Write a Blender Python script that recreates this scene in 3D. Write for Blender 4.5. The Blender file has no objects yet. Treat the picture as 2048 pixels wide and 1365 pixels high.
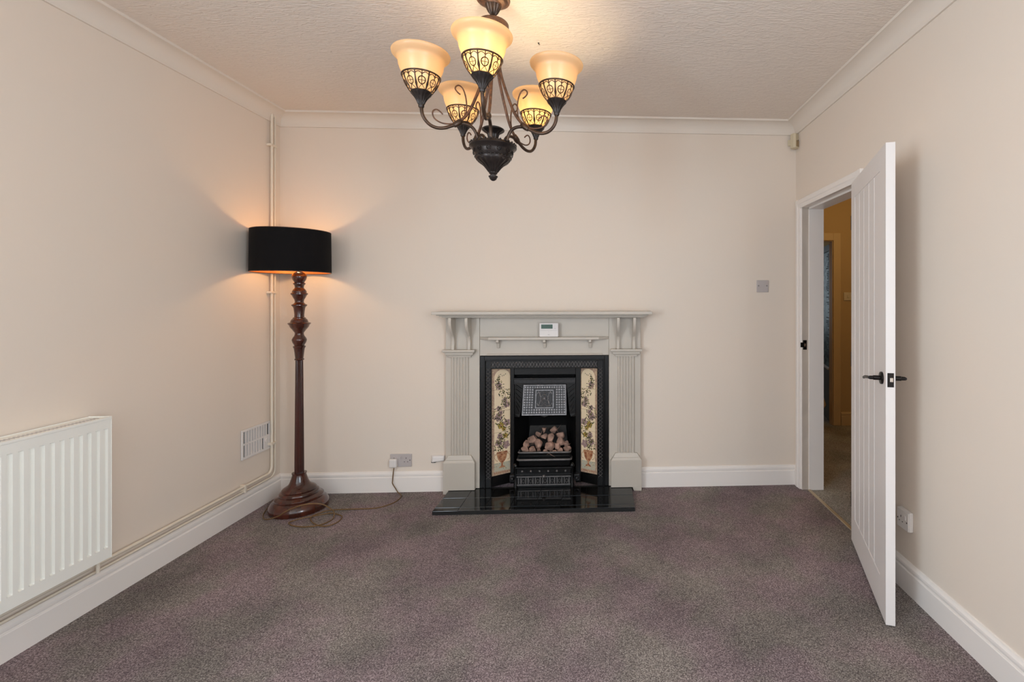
import bpy, bmesh, math, random
from mathutils import Vector, Matrix, noise
random.seed(7)
S = bpy.context.scene
COL = S.collection
PI = math.pi

# ------------------------------------------------------------ camera, light, exposure
cam = bpy.data.cameras.new('camera'); camo = bpy.data.objects.new('camera', cam); COL.objects.link(camo)
cam.sensor_fit = 'HORIZONTAL'; cam.sensor_width = 36.0
cam.lens = 960 / 2048 * 36
cam.shift_x = -228 / 2048; cam.shift_y = -84.5 / 2048
cam.clip_start = 0.05
camo.location = (0, -3.42, 1.343)
camo.rotation_euler = (PI / 2, 0, -math.atan(47 / 960))
S.camera = camo

w = bpy.data.worlds.new('daylight'); S.world = w; w.use_nodes = True
wb = w.node_tree.nodes['Background']
wb.inputs[0].default_value = (0.75, 0.86, 1.0, 1); wb.inputs[1].default_value = 1.0

def area(name, loc, rot, sx, sy, power, col):
    l = bpy.data.lights.new(name, 'AREA'); l.shape = 'RECTANGLE'; l.size = sx; l.size_y = sy
    l.energy = power; l.color = col
    o = bpy.data.objects.new(name, l); COL.objects.link(o); o.location = loc; o.rotation_euler = rot
    return o
# daylight entering by the wide window behind the camera, then added fill lamps for the side walls and far room
DAY = (0.85, 0.995, 1.13)
area('window_daylight', (-0.3, -4.74, 1.45), (PI / 2, 0, 0), 2.5, 1.5, 12, DAY)
area('side_fill', (-2.17, -4.15, 1.5), (PI / 2, 0, -PI / 2), 0.9, 1.4, 74, DAY)  # fill lamp added to brighten the right wall and the door face
area('side_fill_right', (1.35, -4.15, 1.5), (PI / 2, 0, PI / 2), 0.9, 1.4, 62, DAY)  # second added fill lamp, aimed at the radiator wall
area('far_room_fill', (1.9, 4.4, 1.5), (-PI / 2, 0, 0), 1.2, 1.2, 8, (0.72, 0.88, 1.0))  # lamp added to light the far room and its glazed door

def point(name, loc, power, col, r):
    l = bpy.data.lights.new(name, 'POINT'); l.energy = power; l.color = col; l.shadow_soft_size = r
    o = bpy.data.objects.new(name, l); COL.objects.link(o); o.location = loc
    return o
WARM = (1.0, 0.72, 0.38)

S.view_settings.view_transform = 'Standard'; S.view_settings.look = 'None'
S.view_settings.gamma = 1; S.view_settings.use_curve_mapping = False
S.view_settings.exposure = -0.05
S.cycles.use_adaptive_sampling = True; S.cycles.adaptive_threshold = 0.02
S.cycles.max_bounces = 8; S.cycles.diffuse_bounces = 5; S.cycles.glossy_bounces = 4
S.cycles.transmission_bounces = 6
S.cycles.use_denoising = True
S.cycles.sample_clamp_indirect = 6
S.cycles.caustics_reflective = False; S.cycles.caustics_refractive = False

# ------------------------------------------------------------ materials
def lin(c):
    r = []
    for v in c[:3]:
        v = v / 255
        r.append(v / 12.92 if v <= 0.04045 else ((v + 0.055) / 1.055) ** 2.4)
    return (*r, 1)

def mat(name, c, rough=0.6, metal=0.0, var=0.0, vscale=6.0, c2=None, bump=0.0, bscale=60.0, detail=3.0, spec=0.5, coat=0.0, stretch=None):
    m = bpy.data.materials.new(name); m.use_nodes = True
    nt = m.node_tree; b = nt.nodes['Principled BSDF']
    b.inputs['Base Color'].default_value = lin(c); b.inputs['Roughness'].default_value = rough
    b.inputs['Metallic'].default_value = metal; b.inputs['Specular IOR Level'].default_value = spec
    b.inputs['Coat Weight'].default_value = coat; b.inputs['Coat Roughness'].default_value = 0.12
    tc = nt.nodes.new('ShaderNodeTexCoord'); mp = nt.nodes.new('ShaderNodeMapping')
    nt.links.new(tc.outputs['Object'], mp.inputs[0])
    if stretch: mp.inputs['Scale'].default_value = stretch
    if c2:
        n = nt.nodes.new('ShaderNodeTexNoise'); n.inputs['Scale'].default_value = vscale; n.inputs['Detail'].default_value = detail
        nt.links.new(mp.outputs[0], n.inputs['Vector'])
        r = nt.nodes.new('ShaderNodeValToRGB'); r.color_ramp.elements[0].position = 0.5 - var; r.color_ramp.elements[1].position = 0.5 + var
        r.color_ramp.elements[0].color = lin(c); r.color_ramp.elements[1].color = lin(c2)
        nt.links.new(n.outputs[0], r.inputs[0]); nt.links.new(r.outputs[0], b.inputs['Base Color'])
    if bump:
        n2 = nt.nodes.new('ShaderNodeTexNoise'); n2.inputs['Scale'].default_value = bscale; n2.inputs['Detail'].default_value = 4
        nt.links.new(mp.outputs[0], n2.inputs['Vector'])
        bp = nt.nodes.new('ShaderNodeBump'); bp.inputs['Strength'].default_value = bump; bp.inputs['Distance'].default_value = 0.004
        nt.links.new(n2.outputs[0], bp.inputs['Height']); nt.links.new(bp.outputs[0], b.inputs['Normal'])
    return m

M = {}
M['wall'] = mat('cream_wall_paint', (232, 217, 202), 0.75, c2=(228, 216, 203), var=0.25, vscale=1.7, bump=0.10, bscale=45, spec=0.25)
M['white'] = mat('white_gloss_paint', (239, 232, 226), 0.32, bump=0.02, bscale=30)
M['cove'] = mat('white_cove_paint', (228, 217, 205), 0.6, bump=0.05, bscale=30)
M['door'] = mat('white_door_paint', (229, 223, 220), 0.42)
M['rad'] = mat('radiator_enamel', (242, 240, 232), 0.3)
M['pipe'] = mat('painted_pipe', (226, 214, 196), 0.4, bump=0.1, bscale=40)
M['mantel'] = mat('putty_eggshell_paint', (198, 189, 177), 0.42, c2=(193, 184, 172), var=0.2, vscale=4, bump=0.03, bscale=60)
M['iron'] = mat('black_cast_iron', (9, 9, 9), 0.30, bump=0.2, bscale=180, c2=(14, 13, 13), var=0.2, vscale=20, spec=0.35)
M['iron_relief'] = mat('highlit_cast_iron', (92, 89, 88), 0.36, metal=0.5, bump=0.3, bscale=220, c2=(130, 126, 125), var=0.25, vscale=40)  # lighter copy of the iron; highlights on ribs and bars put into the colour
M['iron_hood'] = mat('burnished_iron_hood', (48, 47, 48), 0.42, metal=0.35, bump=0.3, bscale=260, c2=(34, 33, 34), var=0.2, vscale=60)
M['hood_relief'] = mat('highlit_hood_iron', (142, 139, 140), 0.38, metal=0.4, bump=0.2, bscale=260, c2=(104, 102, 103), var=0.2, vscale=60)  # same iron as the hood, lightened so the relief carries painted highlights
M['soot'] = mat('sooty_firebox', (12, 11, 11), 0.85, spec=0.15)
M['firebrick'] = mat('sooty_firebrick', (70, 66, 62), 0.9, c2=(34, 32, 32), var=0.2, vscale=9, bump=0.4, bscale=60)
M['hearth'] = mat('black_glazed_tile', (11, 10, 9), 0.09, c2=(17, 15, 13), var=0.3, vscale=14, bump=0.02, bscale=14, spec=0.55)
M['grout'] = mat('black_grout', (16, 15, 14), 0.8)
M['cream_tile'] = mat('ivory_glazed_tile', (238, 216, 182), 0.16, coat=0.4)
M['tile_edge'] = mat('tile_border_mauve', (170, 138, 122), 0.2, coat=0.3, c2=(196, 170, 140), var=0.1, vscale=90)
M['print_leaf'] = mat('printed_dark_leaf', (66, 66, 50), 0.2)
M['print_leaf2'] = mat('printed_olive_leaf', (120, 116, 66), 0.2)
M['print_flower'] = mat('printed_mauve_flower', (150, 122, 124), 0.2, c2=(180, 152, 144), var=0.1, vscale=120)
M['print_yellow'] = mat('printed_yellow_flower', (196, 168, 78), 0.2, c2=(160, 134, 70), var=0.1, vscale=120)
M['print_urn'] = mat('printed_terracotta_urn', (138, 80, 56), 0.2, c2=(196, 146, 108), var=0.14, vscale=55)
M['print_blue'] = mat('printed_pale_blue', (176, 178, 166), 0.2, c2=(200, 186, 156), var=0.12, vscale=140)
M['coal'] = mat('ceramic_coal', (196, 158, 140), 0.9, c2=(128, 104, 92), var=0.22, vscale=22, bump=0.5, bscale=70, spec=0.1)
M['plastic'] = mat('white_plastic', (226, 220, 216), 0.3)
M['greyplastic'] = mat('greyed_plastic', (186, 178, 176), 0.4)
M['dark'] = mat('dark_slot', (40, 36, 34), 0.7)
M['cream_plastic'] = mat('yellowed_plastic', (208, 194, 166), 0.4)
M['lens'] = mat('sensor_lens', (160, 138, 104), 0.5)
M['lcd'] = mat('lcd_green', (62, 92, 76), 0.2)
M['lcd_digit'] = mat('lcd_digits', (24, 46, 36), 0.3)
M['text'] = mat('grey_print', (140, 134, 132), 0.5)
M['gun'] = mat('black_nickel', (38, 34, 33), 0.3, metal=0.8)
M['chrome'] = mat('latch_steel', (190, 180, 170), 0.25, metal=0.9)
M['brass'] = mat('threshold_strip', (196, 180, 152), 0.35, metal=0.6)
M['cord'] = mat('gold_flex', (112, 82, 44), 0.55)
M['mahog'] = mat('mahogany_french_polish', (84, 38, 24), 0.2, c2=(48, 22, 15), var=0.16, vscale=16, coat=0.5, stretch=(1, 1, 0.15), bump=0.02, bscale=60)
M['mahog_dark'] = mat('dark_mahogany', (70, 28, 18), 0.24, c2=(42, 18, 12), var=0.18, vscale=22, coat=0.4, stretch=(1, 1, 0.1))
M['bronze'] = mat('aged_bronze', (84, 64, 50), 0.34, metal=0.55, c2=(56, 42, 34), var=0.2, vscale=30, bump=0.08, bscale=120)
M['bronze_dark'] = mat('dark_bronze_casting', (56, 48, 45), 0.32, metal=0.5, c2=(34, 29, 28), var=0.2, vscale=40, bump=0.15, bscale=120)
M['bronze_rust'] = mat('rubbed_bronze', (120, 84, 60), 0.45, metal=0.4, c2=(84, 60, 48), var=0.15, vscale=60, bump=0.25, bscale=160)
M['hall_wall'] = mat('hall_wall_paint', (186, 156, 110), 0.75, bump=0.05)
M['hall_trim'] = mat('hall_trim_warm_lit', (200, 172, 128), 0.5)  # cream trim with the warm hall light put into its colour
M['far_wall'] = mat('far_room_paint', (120, 122, 124), 0.8)
M['teal_frame'] = mat('grey_painted_door', (104, 108, 108), 0.5)
M['tan'] = mat('pale_wood', (226, 196, 152), 0.55, c2=(206, 174, 130), var=0.2, vscale=10)
M['spot'] = mat('dark_iron_hook', (60, 48, 40), 0.5)

# black fabric with fine weave
M['shade_out'] = mat('black_shade_fabric', (17, 15, 16), 0.9, bump=0.25, bscale=420, spec=0.2)
M['shade_in'] = mat('copper_foil_lining', (232, 150, 84), 0.4, metal=0.4, bump=0.05, bscale=30)

# carpet
def carpet(name, a, b, c, tint):
    m = bpy.data.materials.new(name); m.use_nodes = True; nt = m.node_tree; L = nt.links
    p = nt.nodes['Principled BSDF']; p.inputs['Roughness'].default_value = 1.0; p.inputs['Specular IOR Level'].default_value = 0.05
    tc = nt.nodes.new('ShaderNodeTexCoord')
    def noi(s, d, r=0.6):
        n = nt.nodes.new('ShaderNodeTexNoise'); n.inputs['Scale'].default_value = s; n.inputs['Detail'].default_value = d
        n.inputs['Roughness'].default_value = r; L.new(tc.outputs['Object'], n.inputs['Vector']); return n
    fine = noi(210, 3, 0.75); r = nt.nodes.new('ShaderNodeValToRGB')
    e = r.color_ramp.elements; e[0].position = 0.37; e[0].color = lin(a); e[1].position = 0.68; e[1].color = lin(c)
    k = e.new(0.52); k.color = lin(b); vo = nt.nodes.new('ShaderNodeTexVoronoi'); vo.inputs['Scale'].default_value = 230; L.new(tc.outputs['Object'], vo.inputs['Vector'])
    sep = nt.nodes.new('ShaderNodeSeparateColor'); L.new(vo.outputs['Color'], sep.inputs[0])
    mf = nt.nodes.new('ShaderNodeMix'); mf.data_type = 'FLOAT'; mf.inputs[0].default_value = 0.16
    L.new(fine.outputs[0], mf.inputs[2]); L.new(sep.outputs[0], mf.inputs[3]); L.new(mf.outputs[0], r.inputs[0])
    big = noi(2.3, 4, 0.55); rb = nt.nodes.new('ShaderNodeValToRGB')
    rb.color_ramp.elements[0].position = 0.33; rb.color_ramp.elements[0].color = (0.74, 0.74, 0.74, 1)
    rb.color_ramp.elements[1].position = 0.68; rb.color_ramp.elements[1].color = (1.18, 1.16, 1.14, 1)
    L.new(big.outputs[0], rb.inputs[0])
    mx = nt.nodes.new('ShaderNodeMix'); mx.data_type = 'RGBA'; mx.blend_type = 'MULTIPLY'; mx.inputs[0].default_value = 1
    L.new(r.outputs[0], mx.inputs[6]); L.new(rb.outputs[0], mx.inputs[7])
    hue = noi(3.1, 2); rh = nt.nodes.new('ShaderNodeValToRGB')
    rh.color_ramp.elements[0].position = 0.42; rh.color_ramp.elements[0].color = tint[0]
    rh.color_ramp.elements[1].position = 0.58; rh.color_ramp.elements[1].color = tint[1]
    L.new(hue.outputs[0], rh.inputs[0])
    mx2 = nt.nodes.new('ShaderNodeMix'); mx2.data_type = 'RGBA'; mx2.blend_type = 'MULTIPLY'; mx2.inputs[0].default_value = 1
    L.new(mx.outputs[2], mx2.inputs[6]); L.new(rh.outputs[0], mx2.inputs[7]); L.new(mx2.outputs[2], p.inputs['Base Color'])
    bp = nt.nodes.new('ShaderNodeBump'); bp.inputs['Strength'].default_value = 0.6; bp.inputs['Distance'].default_value = 0.005
    L.new(fine.outputs[0], bp.inputs['Height']); L.new(bp.outputs[0], p.inputs['Normal'])
    return m
M['carpet'] = carpet('charcoal_twist_carpet', (84, 76, 77), (134, 124, 124), (190, 180, 177), ((0.94, 0.98, 0.92, 1), (1.06, 0.98, 1.03, 1)))
M['hall_carpet'] = carpet('hall_twist_carpet', (96, 94, 92), (156, 154, 152), (214, 212, 208), ((1, 1, 0.95, 1), (1.04, 0.98, 0.94, 1)))

# ceiling: fine rippled paper
def ceiling_mat():
    m = mat('rippled_ceiling_paper', (233, 221, 210), 0.85, spec=0.15)
    nt = m.node_tree; L = nt.links; tc = [n for n in nt.nodes if n.type == 'TEX_COORD'][0]
    mp = nt.nodes.new('ShaderNodeMapping'); mp.inputs['Scale'].default_value = (20, 62, 1); L.new(tc.outputs['Object'], mp.inputs[0])
    n = nt.nodes.new('ShaderNodeTexNoise'); n.inputs['Scale'].default_value = 1.0; n.inputs['Detail'].default_value = 3; n.inputs['Distortion'].default_value = 1.5
    L.new(mp.outputs[0], n.inputs['Vector'])
    bp = nt.nodes.new('ShaderNodeBump'); bp.inputs['Strength'].default_value = 0.8; bp.inputs['Distance'].default_value = 0.008
    L.new(n.outputs[0], bp.inputs['Height']); L.new(bp.outputs[0], nt.nodes['Principled BSDF'].inputs['Normal'])
    return m
M['ceil'] = ceiling_mat()

# frosted alabaster glass of the chandelier shades
def frosted():
    m = bpy.data.materials.new('amber_frosted_glass'); m.use_nodes = True; nt = m.node_tree; L = nt.links
    for n in list(nt.nodes): nt.nodes.remove(n)
    o = nt.nodes.new('ShaderNodeOutputMaterial'); t = nt.nodes.new('ShaderNodeBsdfTranslucent'); d = nt.nodes.new('ShaderNodeBsdfDiffuse')
    g = nt.nodes.new('ShaderNodeBsdfGlossy'); g.inputs['Roughness'].default_value = 0.35
    t.inputs[0].default_value = lin((255, 234, 198)); d.inputs[0].default_value = lin((244, 224, 194))
    a = nt.nodes.new('ShaderNodeMixShader'); a.inputs[0].default_value = 0.30; L.new(t.outputs[0], a.inputs[1]); L.new(d.outputs[0], a.inputs[2])
    b = nt.nodes.new('ShaderNodeMixShader'); b.inputs[0].default_value = 0.05; L.new(a.outputs[0], b.inputs[1]); L.new(g.outputs[0], b.inputs[2])
    L.new(b.outputs[0], o.inputs[0]); return m
M['frost'] = frosted()

def emit(name, c, s):
    m = bpy.data.materials.new(name); m.use_nodes = True; nt = m.node_tree; b = nt.nodes['Principled BSDF']
    b.inputs['Base Color'].default_value = lin(c); b.inputs['Emission Color'].default_value = lin(c); b.inputs['Emission Strength'].default_value = s
    return m
def bulb_mat(st):
    m = bpy.data.materials.new('lit_clear_bulb'); m.use_nodes = True; nt = m.node_tree
    for n in list(nt.nodes): nt.nodes.remove(n)
    o = nt.nodes.new('ShaderNodeOutputMaterial'); t = nt.nodes.new('ShaderNodeBsdfTransparent'); e = nt.nodes.new('ShaderNodeEmission')
    e.inputs[0].default_value = lin((255, 206, 130)); e.inputs[1].default_value = st
    a = nt.nodes.new('ShaderNodeAddShader'); nt.links.new(t.outputs[0], a.inputs[0]); nt.links.new(e.outputs[0], a.inputs[1]); nt.links.new(a.outputs[0], o.inputs[0])
    return m
M['bulb'] = bulb_mat(4); M['bulb_bright'] = bulb_mat(5); M['bulb_dim'] = bulb_mat(0.35)

def teal_glass():
    m = mat('patterned_teal_glass', (52, 76, 80), 0.4, spec=0.5)
    nt = m.node_tree; L = nt.links; tc = [n for n in nt.nodes if n.type == 'TEX_COORD'][0]
    n = nt.nodes.new('ShaderNodeTexNoise'); n.inputs['Scale'].default_value = 14; n.inputs['Detail'].default_value = 3
    L.new(tc.outputs['Object'], n.inputs['Vector']); r = nt.nodes.new('ShaderNodeValToRGB')
    r.color_ramp.elements[0].position = 0.42; r.color_ramp.elements[0].color = lin((40, 58, 62))
    r.color_ramp.elements[1].position = 0.62; r.color_ramp.elements[1].color = lin((126, 152, 156))
    L.new(n.outputs[0], r.inputs[0]); L.new(r.outputs[0], nt.nodes['Principled BSDF'].inputs['Base Color'])
    return m
M['teal'] = teal_glass()
def clear_glass():
    m = bpy.data.materials.new('clear_glass'); m.use_nodes = True; nt = m.node_tree
    for n in list(nt.nodes): nt.nodes.remove(n)
    o = nt.nodes.new('ShaderNodeOutputMaterial'); t = nt.nodes.new('ShaderNodeBsdfTransparent'); g = nt.nodes.new('ShaderNodeBsdfGlossy')
    g.inputs['Roughness'].default_value = 0.02
    a = nt.nodes.new('ShaderNodeMixShader'); a.inputs[0].default_value = 0.07
    nt.links.new(t.outputs[0], a.inputs[1]); nt.links.new(g.outputs[0], a.inputs[2]); nt.links.new(a.outputs[0], o.inputs[0])
    return m
M['glass'] = clear_glass()

# ------------------------------------------------------------ mesh helpers
class MB:
    def __init__(self): self.v = []; self.f = []; self.mi = []; self.cur = 0
    def add(self, vs, fs):
        o = len(self.v); self.v += [tuple(p) for p in vs]
        for f in fs: self.f.append([i + o for i in f]); self.mi.append(self.cur)
        return self
    def box(self, x0, x1, y0, y1, z0, z1):
        x0, x1 = min(x0, x1), max(x0, x1); y0, y1 = min(y0, y1), max(y0, y1); z0, z1 = min(z0, z1), max(z0, z1)
        return self.add([(x0, y0, z0), (x1, y0, z0), (x1, y1, z0), (x0, y1, z0), (x0, y0, z1), (x1, y0, z1), (x1, y1, z1), (x0, y1, z1)],
                        [(0, 3, 2, 1), (4, 5, 6, 7), (0, 1, 5, 4), (1, 2, 6, 5), (2, 3, 7, 6), (3, 0, 4, 7)])
    def hexa(self, a, b):            # two quads, a then b
        return self.add(list(a) + list(b), [(3, 2, 1, 0), (4, 5, 6, 7), (0, 1, 5, 4), (1, 2, 6, 5), (2, 3, 7, 6), (3, 0, 4, 7)])
    def poly(self, pts, off):        # closed planar polygon extruded by vector off
        n = len(pts); o = Vector(off); P = [Vector(p) for p in pts]
        return self.add([tuple(p) for p in P] + [tuple(p + o) for p in P],
                        [tuple(range(n))[::-1], tuple(range(n, 2 * n))] + [(i, (i + 1) % n, (i + 1) % n + n, i + n) for i in range(n)])
    def lathe(self, prof, n=32, c=(0, 0, 0), flute=0, fd=0.0, fr=None, caps=False):
        vs = []; fs = []
        for (r, z) in prof:
            for k in range(n):
                a = 2 * PI * k / n; rr = r
                if flute and (fr is None or fr[0] <= z <= fr[1]): rr = r - fd * (0.5 + 0.5 * math.cos(a * flute))
                vs.append((c[0] + rr * math.cos(a), c[1] + rr * math.sin(a), c[2] + z))
        for j in range(len(prof) - 1):
            for k in range(n):
                k2 = (k + 1) % n; fs.append((j * n + k, j * n + k2, (j + 1) * n + k2, (j + 1) * n + k))
        if caps:
            fs.append(tuple(range(n))[::-1]); fs.append(tuple((len(prof) - 1) * n + k for k in range(n)))
        return self.add(vs, fs)
    def tube(self, pts, r, n=8, closed=False):
        P = [Vector(p) for p in pts]; m = len(P)
        R = r if isinstance(r, (list, tuple)) else [r] * m
        vs = []; fs = []; up = None
        for i in range(m):
            if closed: t = P[(i + 1) % m] - P[i - 1]
            else: t = P[min(i + 1, m - 1)] - P[max(i - 1, 0)]
            if t.length < 1e-9: t = Vector((0, 0, 1))
            t.normalize()
            if up is None:
                up = Vector((0, 0, 1)) if abs(t.z) < 0.9 else Vector((1, 0, 0))
            a = (up - t * up.dot(t))
            if a.length < 1e-6: a = t.orthogonal()
            a.normalize(); b = t.cross(a); up = a
            for k in range(n):
                q = 2 * PI * k / n; vs.append(P[i] + (a * math.cos(q) + b * math.sin(q)) * R[i])
        for i in range(m if closed else m - 1):
            j = (i + 1) % m
            for k in range(n): fs.append((i * n + k, i * n + (k + 1) % n, j * n + (k + 1) % n, j * n + k))
        if not closed:
            fs.append(tuple(range(n))[::-1]); fs.append(tuple((m - 1) * n + k for k in range(n)))
        return self.add(vs, fs)
    def ball(self, c, r, n=12, m=8, sz=1.0):
        return self.lathe([(max(1e-4, r * math.sin(PI * i / m)), -r * sz * math.cos(PI * i / m)) for i in range(m + 1)], n, c)
    def xf(self, mtx, start=0):
        for i in range(start, len(self.v)): self.v[i] = tuple(mtx @ Vector(self.v[i]))
        return self
    def build(self, name, m, parent=None, smooth=None, bevel=0.0, seg=2, loc=None):
        me = bpy.data.meshes.new(name); me.from_pydata(self.v, [], self.f)
        mats = m if isinstance(m, (list, tuple)) else [m]
        for x in mats: me.materials.append(x)
        me.polygons.foreach_set('material_index', self.mi)
        bm = bmesh.new(); bm.from_mesh(me); bmesh.ops.recalc_face_normals(bm, faces=bm.faces); bm.to_mesh(me); bm.free()
        if smooth:
            me.polygons.foreach_set('use_smooth', [True] * len(me.polygons)); me.set_sharp_from_angle(angle=math.radians(smooth))
        me.update()
        o = bpy.data.objects.new(name, me); COL.objects.link(o)
        if parent: o.parent = parent
        if loc: o.location = loc
        if bevel:
            bv = o.modifiers.new('b', 'BEVEL'); bv.width = bevel; bv.segments = seg; bv.limit_method = 'ANGLE'
        return o

def tag(o, label=None, cat=None, group=None, kind=None):
    if label: o['label'] = label
    if cat: o['category'] = cat
    if group: o['group'] = group
    if kind: o['kind'] = kind
    return o
def empty(name, loc=(0, 0, 0), rz=0, label=None, cat=None, group=None, kind=None):
    o = bpy.data.objects.new(name, None); COL.objects.link(o); o.location = loc; o.rotation_euler = (0, 0, rz); o.empty_display_size = 0.05
    return tag(o, label, cat, group, kind)
def copy_tree(o, parent=None):
    c = o.copy(); COL.objects.link(c)
    if parent: c.parent = parent
    for ch in [x for x in o.children]: copy_tree(ch, c)
    return c
def smooth_path(pts, k=6, closed=False):     # Catmull-Rom
    P = [Vector(p) for p in pts]; n = len(P); out = []
    for i in range(n if closed else n - 1):
        g = (lambda q: P[q % n]) if closed else (lambda q: P[min(max(q, 0), n - 1)])
        a, b, c, d = g(i - 1), g(i), g(i + 1), g(i + 2)
        for s in range(k):
            t = s / k
            out.append(0.5 * ((2 * b) + (c - a) * t + (2 * a - 5 * b + 4 * c - d) * t * t + (3 * b - a - 3 * c + d) * t ** 3))
    if not closed: out.append(P[-1])
    return out
def run(prof, path, side):
    """extrude (out, z) profile along an xy path; side=+1 puts 'out' to the left of travel"""
    n = len(path); P = [Vector((p[0], p[1], 0)) for p in path]; mb = MB(); m = len(prof); vs = []
    for i in range(n):
        d0 = (P[i] - P[i - 1]).normalized() if i > 0 else None; d1 = (P[i + 1] - P[i]).normalized() if i < n - 1 else None
        a = d0 or d1; b = d1 or d0
        na = Vector((-a.y, a.x, 0)) * side; nb = Vector((-b.y, b.x, 0)) * side
        bis = (na + nb); bis = bis / bis.length; bis = bis / max(0.2, bis.dot(na))
        for (o, z) in prof: q = P[i] + bis * o; vs.append((q.x, q.y, z))
    fs = []
    for i in range(n - 1):
        for j in range(m): fs.append((i * m + j, i * m + (j + 1) % m, (i + 1) * m + (j + 1) % m, (i + 1) * m + j))
    fs.append(tuple(range(m))[::-1]); fs.append(tuple((n - 1) * m + j for j in range(m)))
    mb.add(vs, fs); return mb

# ------------------------------------------------------------ room shell
XL, XR, YB, ZC = -2.22, 1.402, -4.80, 2.61
T = 0.15
def struct(o, label, cat): return tag(o, label, cat, kind='structure')
HX = 3.3          # hall reaches this far right
HY = 1.56         # hall end wall
struct(MB().box(XL - T, XR + 0.045, YB - T, 0.45, -0.10, 0).build('floor', M['carpet']), 'charcoal mottled carpet over the whole room floor', 'floor')
struct(MB().box(XR + 0.045, HX, -2.2, 4.6, -0.10, 0).build('floor_hall', M['hall_carpet']), 'brownish hall carpet beyond the open door', 'floor')
struct(MB().box(XL - T, XR + T, YB - T, 0.45, ZC, ZC + 0.1).build('ceiling', M['ceil']), 'cream ceiling with fine rippled paper', 'ceiling')
struct(MB().box(XR + T, HX, -2.2, 4.6, ZC, ZC + 0.1).build('ceiling_hall', M['hall_wall']), 'hall ceiling beyond the doorway', 'ceiling')
struct(MB().box(XL - T, XL, -3.65, 0.45, 0, ZC).box(XL - T, XL, YB - T, -4.65, 0, ZC).box(XL - T, XL, -4.65, -3.65, 0, 0.78).box(XL - T, XL, -4.65, -3.65, 2.22, ZC).build('wall_left', M['wall']), 'cream wall behind the radiator', 'wall')
# back wall with the opening for the cast iron insert
FX0, FX1, FZ = -0.845, 0.038, 0.94
struct(MB().box(XL, FX0, 0, 0.12, 0, ZC).box(FX1, XR + T, 0, 0.12, 0, ZC).box(FX0, FX1, 0, 0.12, FZ, ZC)
       .box(FX0 - 0.1, FX1 + 0.1, 0.40, 0.45, 0, 1.1).build('wall_back', M['wall']), 'cream chimney wall behind the fireplace', 'wall')
# right wall with the door opening
DY0, DY1, DZ = -0.110, -0.835, 1.995
struct(MB().box(XR, XR + T, DY0, 0, 0, ZC).box(XR, XR + T, -3.65, DY1 - 0.015, 0, ZC).box(XR, XR + T, YB - T, -4.65, 0, ZC).box(XR, XR + T, -4.65, -3.65, 0, 0.78).box(XR, XR + T, -4.65, -3.65, 2.22, ZC).box(XR, XR + T, DY1 - 0.015, DY0, DZ + 0.03, ZC)
       .build('wall_right', M['wall']), 'cream wall with the open door and the single socket', 'wall')
# wall behind the camera with its wide window
WX0, WX1, WZ0, WZ1 = -1.6, 1.0, 0.65, 2.25
struct(MB().box(XL - T, WX0, YB - T, YB, 0, ZC).box(WX1, XR + T, YB - T, YB, 0, ZC).box(WX0, WX1, YB - T, YB, 0, WZ0).box(WX0, WX1, YB - T, YB, WZ1, ZC)
       .build('wall_front', M['wall']), 'cream window wall behind the viewer', 'wall')
wn = empty('window_1', (-0.3, YB - 0.08, 0.65), label='wide white window behind the viewer', cat='window', kind='structure')
fr = MB()
for x in (-1.3, -0.46, 0.38, 1.22): fr.box(x - 0.035, x + 0.035, -0.03, 0.03, 0, 1.6)
fr.box(-1.3, 1.3, -0.03, 0.03, 0, 0.06); fr.box(-1.3, 1.3, -0.03, 0.03, 1.54, 1.6)
fr.build('window_frame', M['white'], wn)
for i, x in enumerate((-0.88, -0.04, 0.80)):
    MB().box(x - 0.38, x + 0.38, -0.006, 0.0, 0.06, 1.54).build('pane', M['glass'], wn)

for nm, X in (('fill_window_2', XL - 0.09), ('fill_window_3', XR + 0.09)):  # unseen side windows, added as openings for the two side fill lamps
    w2 = empty(nm, (X, -4.15, 0.78), PI / 2, label='unseen side window added behind the viewer for fill light, on the ' + ('radiator' if nm == 'fill_window_2' else 'door') + ' side', cat='window', kind='structure')
    MB().box(-0.5, -0.44, -0.03, 0.03, 0, 1.44).box(0.44, 0.5, -0.03, 0.03, 0, 1.44).box(-0.44, 0.44, -0.03, 0.03, 0, 0.06).box(-0.44, 0.44, -0.03, 0.03, 1.38, 1.44).build('window_frame', M['white'], w2)
    MB().box(-0.44, 0.44, -0.006, 0, 0.06, 1.38).build('pane', M['glass'], w2)
# hall shell
struct(MB().box(XR + T, 1.90, HY, HY + 0.065, 0, ZC).box(2.44, HX, HY, HY + 0.065, 0, ZC).box(1.90, 2.44, HY, HY + 0.065, 1.96, ZC)
       .build('wall_hall_end', M['hall_wall']), 'tan hall wall seen through the doorway', 'wall')
struct(MB().box(HX, HX + T, -2.2, 4.6, 0, ZC).build('wall_hall_right', M['hall_wall']), 'hall side wall beyond the doorway', 'wall')
struct(MB().box(XR + T, HX, -2.3, -2.2, 0, ZC).build('wall_hall_front', M['hall_wall']), 'hall wall hidden beside the room', 'wall')
struct(MB().box(XR, XR + T, 0.12, 4.6, 0, ZC).build('wall_hall_left', M['hall_wall']), 'wall between the chimney wall and the hall', 'wall')
struct(MB().box(XR, HX, 4.6, 4.7, 0, ZC).build('wall_far', M['far_wall']), 'grey end wall of the far room', 'wall')

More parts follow.
